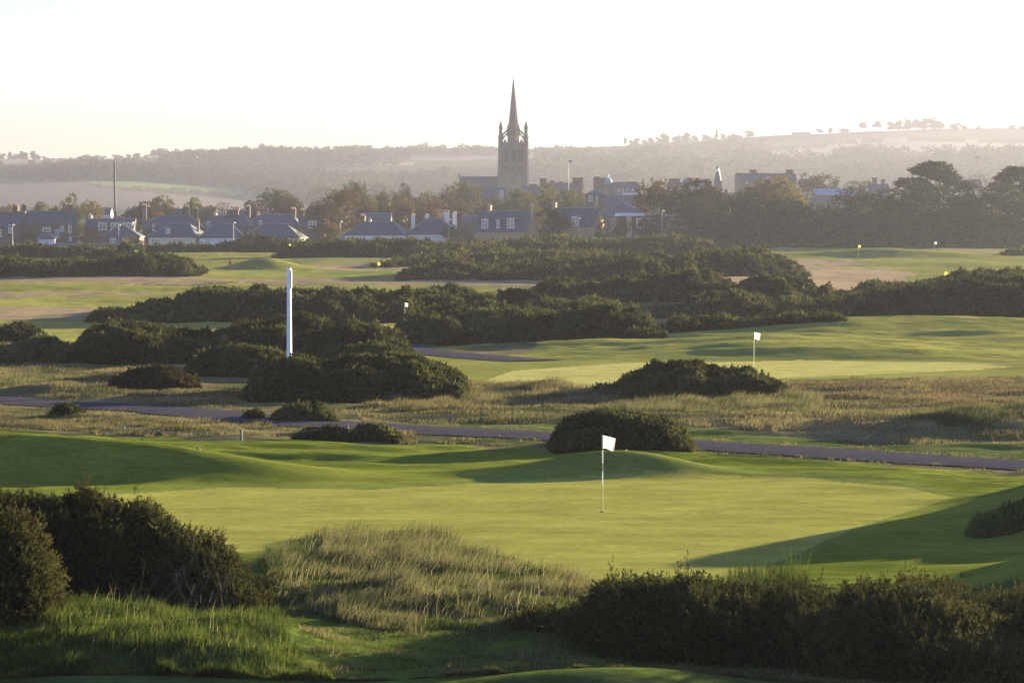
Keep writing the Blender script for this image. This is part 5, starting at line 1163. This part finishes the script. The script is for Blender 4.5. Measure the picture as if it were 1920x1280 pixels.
# thin leaning stake beside the near green, small dark object by the fence, litter
x, y, g = gz(1170, 98.5); st = empty('stake', (x, y, g)); tag(st, 'thin leaning cane stake on the mown bank behind the near flag', 'stake'); MB().tube([(0, 0, -.05), (.09, 0, .26)], .012, 6).build('cane', YST, st); MB().prism(.09, 0, .018, .014, .26, .29, 6).build('tip', PAINT, st)
x, y, g = gz(370, 101); o = MB(); 
for i in range(5): o.prism(0, 0, .11 * math.cos(i * .3), .11 * math.cos((i + 1) * .3) if i < 4 else .03, .11 * math.sin(i * .3), .11 * math.sin((i + 1) * .3), 12)
cv = o.build('sprinkler_cover', BLK, smooth=True); cv.location = (x, y, g + .0); tag(cv, 'small black dome lying in grass behind the left mound', 'cover')
# ---------------------------------------------------------------- long grass
def grass(name, label, poly, n, h, w, mat, seed, lean=(.25, .0), clump=None, thr=-.1, tb=0.0, curl=.5, dens=None):
    global rng
    rng = np.random.default_rng(seed); xs = [p[0] for p in poly]; ys = [p[1] for p in poly]
    m = int(n * 3.2); X = rng.uniform(min(xs), max(xs), m)
    yy = rng.uniform(min(ys), max(ys), m); k = inpoly(X + fbm(X / 30, yy / 10, seed, 2) * 60, yy + fbm(X / 40, yy / 12, seed + 1, 2) * 14, poly); X, yy = X[k], yy[k]
    d = dfl_a(yy); x = (X - CX) / F * d
    pd = np.minimum(pdist(x, d, PATH1), pdist(x, d, PATH2)); k = pd > 1.62 + rng.normal(size=len(x)) * .18; x, d = x[k], d[k]
    cs_ = clump or 1.2; c = fbm(x / cs_, d / cs_, seed + 5, 3); k = c > thr + rng.normal(size=len(x)) * .07; x, d, c = x[k], d[k], c[k]
    x, d, c = x[:n], d[:n], c[:n]; n = len(x)
    # gather the blades into tussocks
    R = cs_ * .42; qx = (np.floor(x / R) + .15 + .7 * _h(np.floor(x / R), np.floor(d / R), seed)) * R; qy = (np.floor(d / R) + .15 + .7 * _h(np.floor(x / R), np.floor(d / R), seed + 3)) * R
    pull = .06; ox, oy = x - qx, d - qy; x2 = qx + ox * (1 - pull); y2 = qy + oy * (1 - pull); z = hgt(x2, y2)
    tus = _h(np.floor(x / R), np.floor(d / R), seed + 8)
    H = h * rng.uniform(.55, 1.25, n) * (.85 + .3 * tus) * (.32 + 1.35 * np.clip(vn(x / cs_ * 1.9, d / cs_ * 1.9, seed + 40), 0, 1) ** 1.4) * (.8 + np.clip(c, 0, .5)); Wd = w * rng.uniform(.7, 1.3, n)
    dirv = np.stack([ox / R * .08 + lean[0] + rng.normal(size=n) * .22, oy / R * .08 + lean[1] + rng.normal(size=n) * .22, np.ones(n)], 1)
    base = np.stack([x2, y2, z - .02], 1); a = rng.uniform(0, 6.28, n); side = np.stack([np.cos(a), np.sin(a) * .4, np.zeros(n)], 1) * Wd[:, None] * .5
    u1 = unit(dirv * np.array([.5, .5, 1])); mid = base + u1 * (H * .55)[:, None]; tip = mid + unit(dirv * np.array([1 + curl, 1 + curl, .75])) * (H * .5)[:, None]
    V = np.stack([base - side, base + side, mid - side * .7, mid + side * .7, tip], 1).reshape(-1, 3); b = np.arange(n)[:, None] * 5
    Fa = np.concatenate([b + np.array([[0, 1, 3]]), b + np.array([[0, 3, 2]]), b + np.array([[2, 3, 4]])]); t = np.clip(.45 + tb + c * .9 + (vn(x / cs_ * 1.6, d / cs_ * 1.6, seed + 60) - .5) * .7 + rng.normal(size=n) * .26, 0, 1)
    return tag(mesh_np(name, V, Fa, mat, tint=np.repeat(t, 5)), label, 'grass', kind='stuff')
GL = leafmat('lush_blades', (.013, .024, .006), (.085, .105, .022), .4)
GM = leafmat('marram_blades', (.026, .038, .016), (.175, .16, .07), .35)
GS = leafmat('straw_blades', (.035, .044, .018), (.20, .165, .078), .35)
GH = leafmat('heather_blades', (.042, .034, .022), (.17, .125, .065), .35)
grass('marram_grass', 'tall wind bent marram grass on the bank before the putting green', [(490, 1030), (560, 1012), (640, 1000), (700, 1000), (800, 1002), (900, 1030), (1000, 1060), (1100, 1085), (1150, 1110), (1100, 1150), (1000, 1185), (700, 1180), (520, 1130)], 26000, .33, .017, GM, 11, (.35, 0), 1.3, -.01)
grass('marram_grass', 'marram tufts spiking up at the crest of the bank', [(600, 1040), (640, 1018), (800, 1016), (940, 1040), (1000, 1066), (960, 1082), (640, 1062)], 3500, .42, .013, GM, 12, (.45, 0), .8, -.02, tb=.05)
grass('long_grass', 'lush long grass on the bank under the left foreground gorse', [(-60, 1100), (300, 1100), (520, 1140), (560, 1180), (540, 1230), (640, 1300), (-60, 1300)], 42000, .22, .017, GL, 13, (.12, -.05), .8, -.35, tb=.05)
grass('long_grass', 'rough grass tufts edging the foreground hollow', [(560, 1180), (1000, 1190), (1240, 1245), (1960, 1300), (1960, 1330), (500, 1330), (560, 1230)], 22000, .10, .016, GS, 14, (.15, 0), .9, -.08, tb=-.2)
grass('rough_grass', 'straw coloured rough between the path and the second green', [(620, 775), (760, 742), (870, 728), (1130, 732), (1500, 714), (1960, 706), (1960, 838), (1500, 814), (1300, 800), (1000, 792), (700, 790)], 95000, .22, .034, GS, 15, (.3, 0), 3.2, -.4)
grass('tall_grass', 'pale feathery grass in front of the domed gorse bush', [(1100, 752), (1200, 742), (1500, 744), (1540, 760), (1500, 785), (1200, 785), (1120, 770)], 26000, .42, .028, GM, 16, (.4, 0), 2.2, -.12, tb=.1)
grass('tall_grass', 'grey green marram clump near the right edge beyond the path', [(1700, 800), (1740, 782), (1960, 768), (1960, 808), (1760, 812)], 18000, .45, .028, GM, 17, (.4, 0), 2.0, -.2, tb=-.12)
grass('tall_grass', 'tan grass spilling from the right end of the big gorse mass', [(680, 765), (820, 730), (960, 722), (1080, 735), (1040, 752), (760, 775)], 20000, .36, .028, GS, 18, (.3, 0), 2.0, -.14, tb=.05)
grass('rough_grass', 'brown and straw rough left of the path', [(-60, 640), (130, 665), (300, 690), (460, 738), (470, 780), (300, 757), (-60, 735)], 40000, .24, .036, GS, 19, (.3, 0), 3.2, -.2)
grass('rough_grass', 'rough grass strip between the left path and the near mound', [(-60, 765), (150, 775), (460, 795), (780, 812), (770, 830), (600, 822), (300, 812), (-60, 805)], 32000, .22, .026, GS, 20, (.3, 0), 2.4, -.2, tb=.0)
grass('heather', 'brown heather and dry grass at the right beyond the second green', [(1450, 722), (1960, 708), (1960, 765), (1650, 770), (1480, 750)], 24000, .20, .036, GH, 21, (.2, 0), 3.5, -.2, tb=.05)
grass('broom', 'upright green broom stems behind the foreground gorse', [(1365, 1105), (1500, 1100), (1520, 1118), (1370, 1120)], 900, .75, .010, GL, 22, (.02, 0), .6, -.4, curl=.0, tb=-.25)

grass('grass_stalks', 'pale dry stalks scattered through the marram bank', [(520, 1040), (640, 1010), (820, 1010), (960, 1050), (1080, 1100), (1060, 1160), (700, 1180), (540, 1130)], 700, .46, .011, leafmat('stalk_blades', (.22, .19, .10), (.34, .29, .17), .3), 31, (.3, 0), .7, -.3, tb=.1)
grass('grass_stalks', 'few pale seed stalks in the lush left grass', [(120, 1150), (300, 1120), (520, 1150), (560, 1200), (500, 1280), (100, 1280)], 260, .38, .010, leafmat('seed_blades', (.20, .19, .08), (.30, .27, .14), .3), 32, (.1, 0), .7, -.1, tb=.1)

grass('turf_blades', 'short turf in the sunlit hollow between the foreground bushes', [(-60, 1140), (300, 1150), (540, 1130), (700, 1165), (1100, 1190), (1300, 1240), (1960, 1290), (1960, 1340), (-60, 1340)], 90000, .055, .016, GL, 34, (.1, 0), .6, -.5, tb=.12)

grass('weeds', 'dark green weeds and low grass between the marram tufts', [(480, 1035), (640, 1015), (820, 1015), (960, 1050), (1120, 1100), (1140, 1140), (1000, 1185), (700, 1185), (520, 1140)], 34000, .15, .020, GL, 35, (.1, 0), .9, -.4, tb=-.12)
grass('verge_grass', 'short verge grass creeping over both edges of the tarmac path', [(-60, 738), (300, 752), (460, 772), (780, 792), (1300, 818), (1960, 860), (1960, 890), (1300, 850), (1000, 834), (600, 815), (300, 792), (-60, 776)], 40000, .12, .030, GS, 36, (.1, 0), .8, -.15, tb=-.2)

grass('rough_grass', 'lit rough grass along the foreground hump at the bottom edge', [(820, 1275), (1000, 1262), (1500, 1262), (1620, 1300), (1600, 1345), (820, 1345)], 16000, .12, .014, GS, 37, (.15, 0), .7, -.15, tb=-.15)
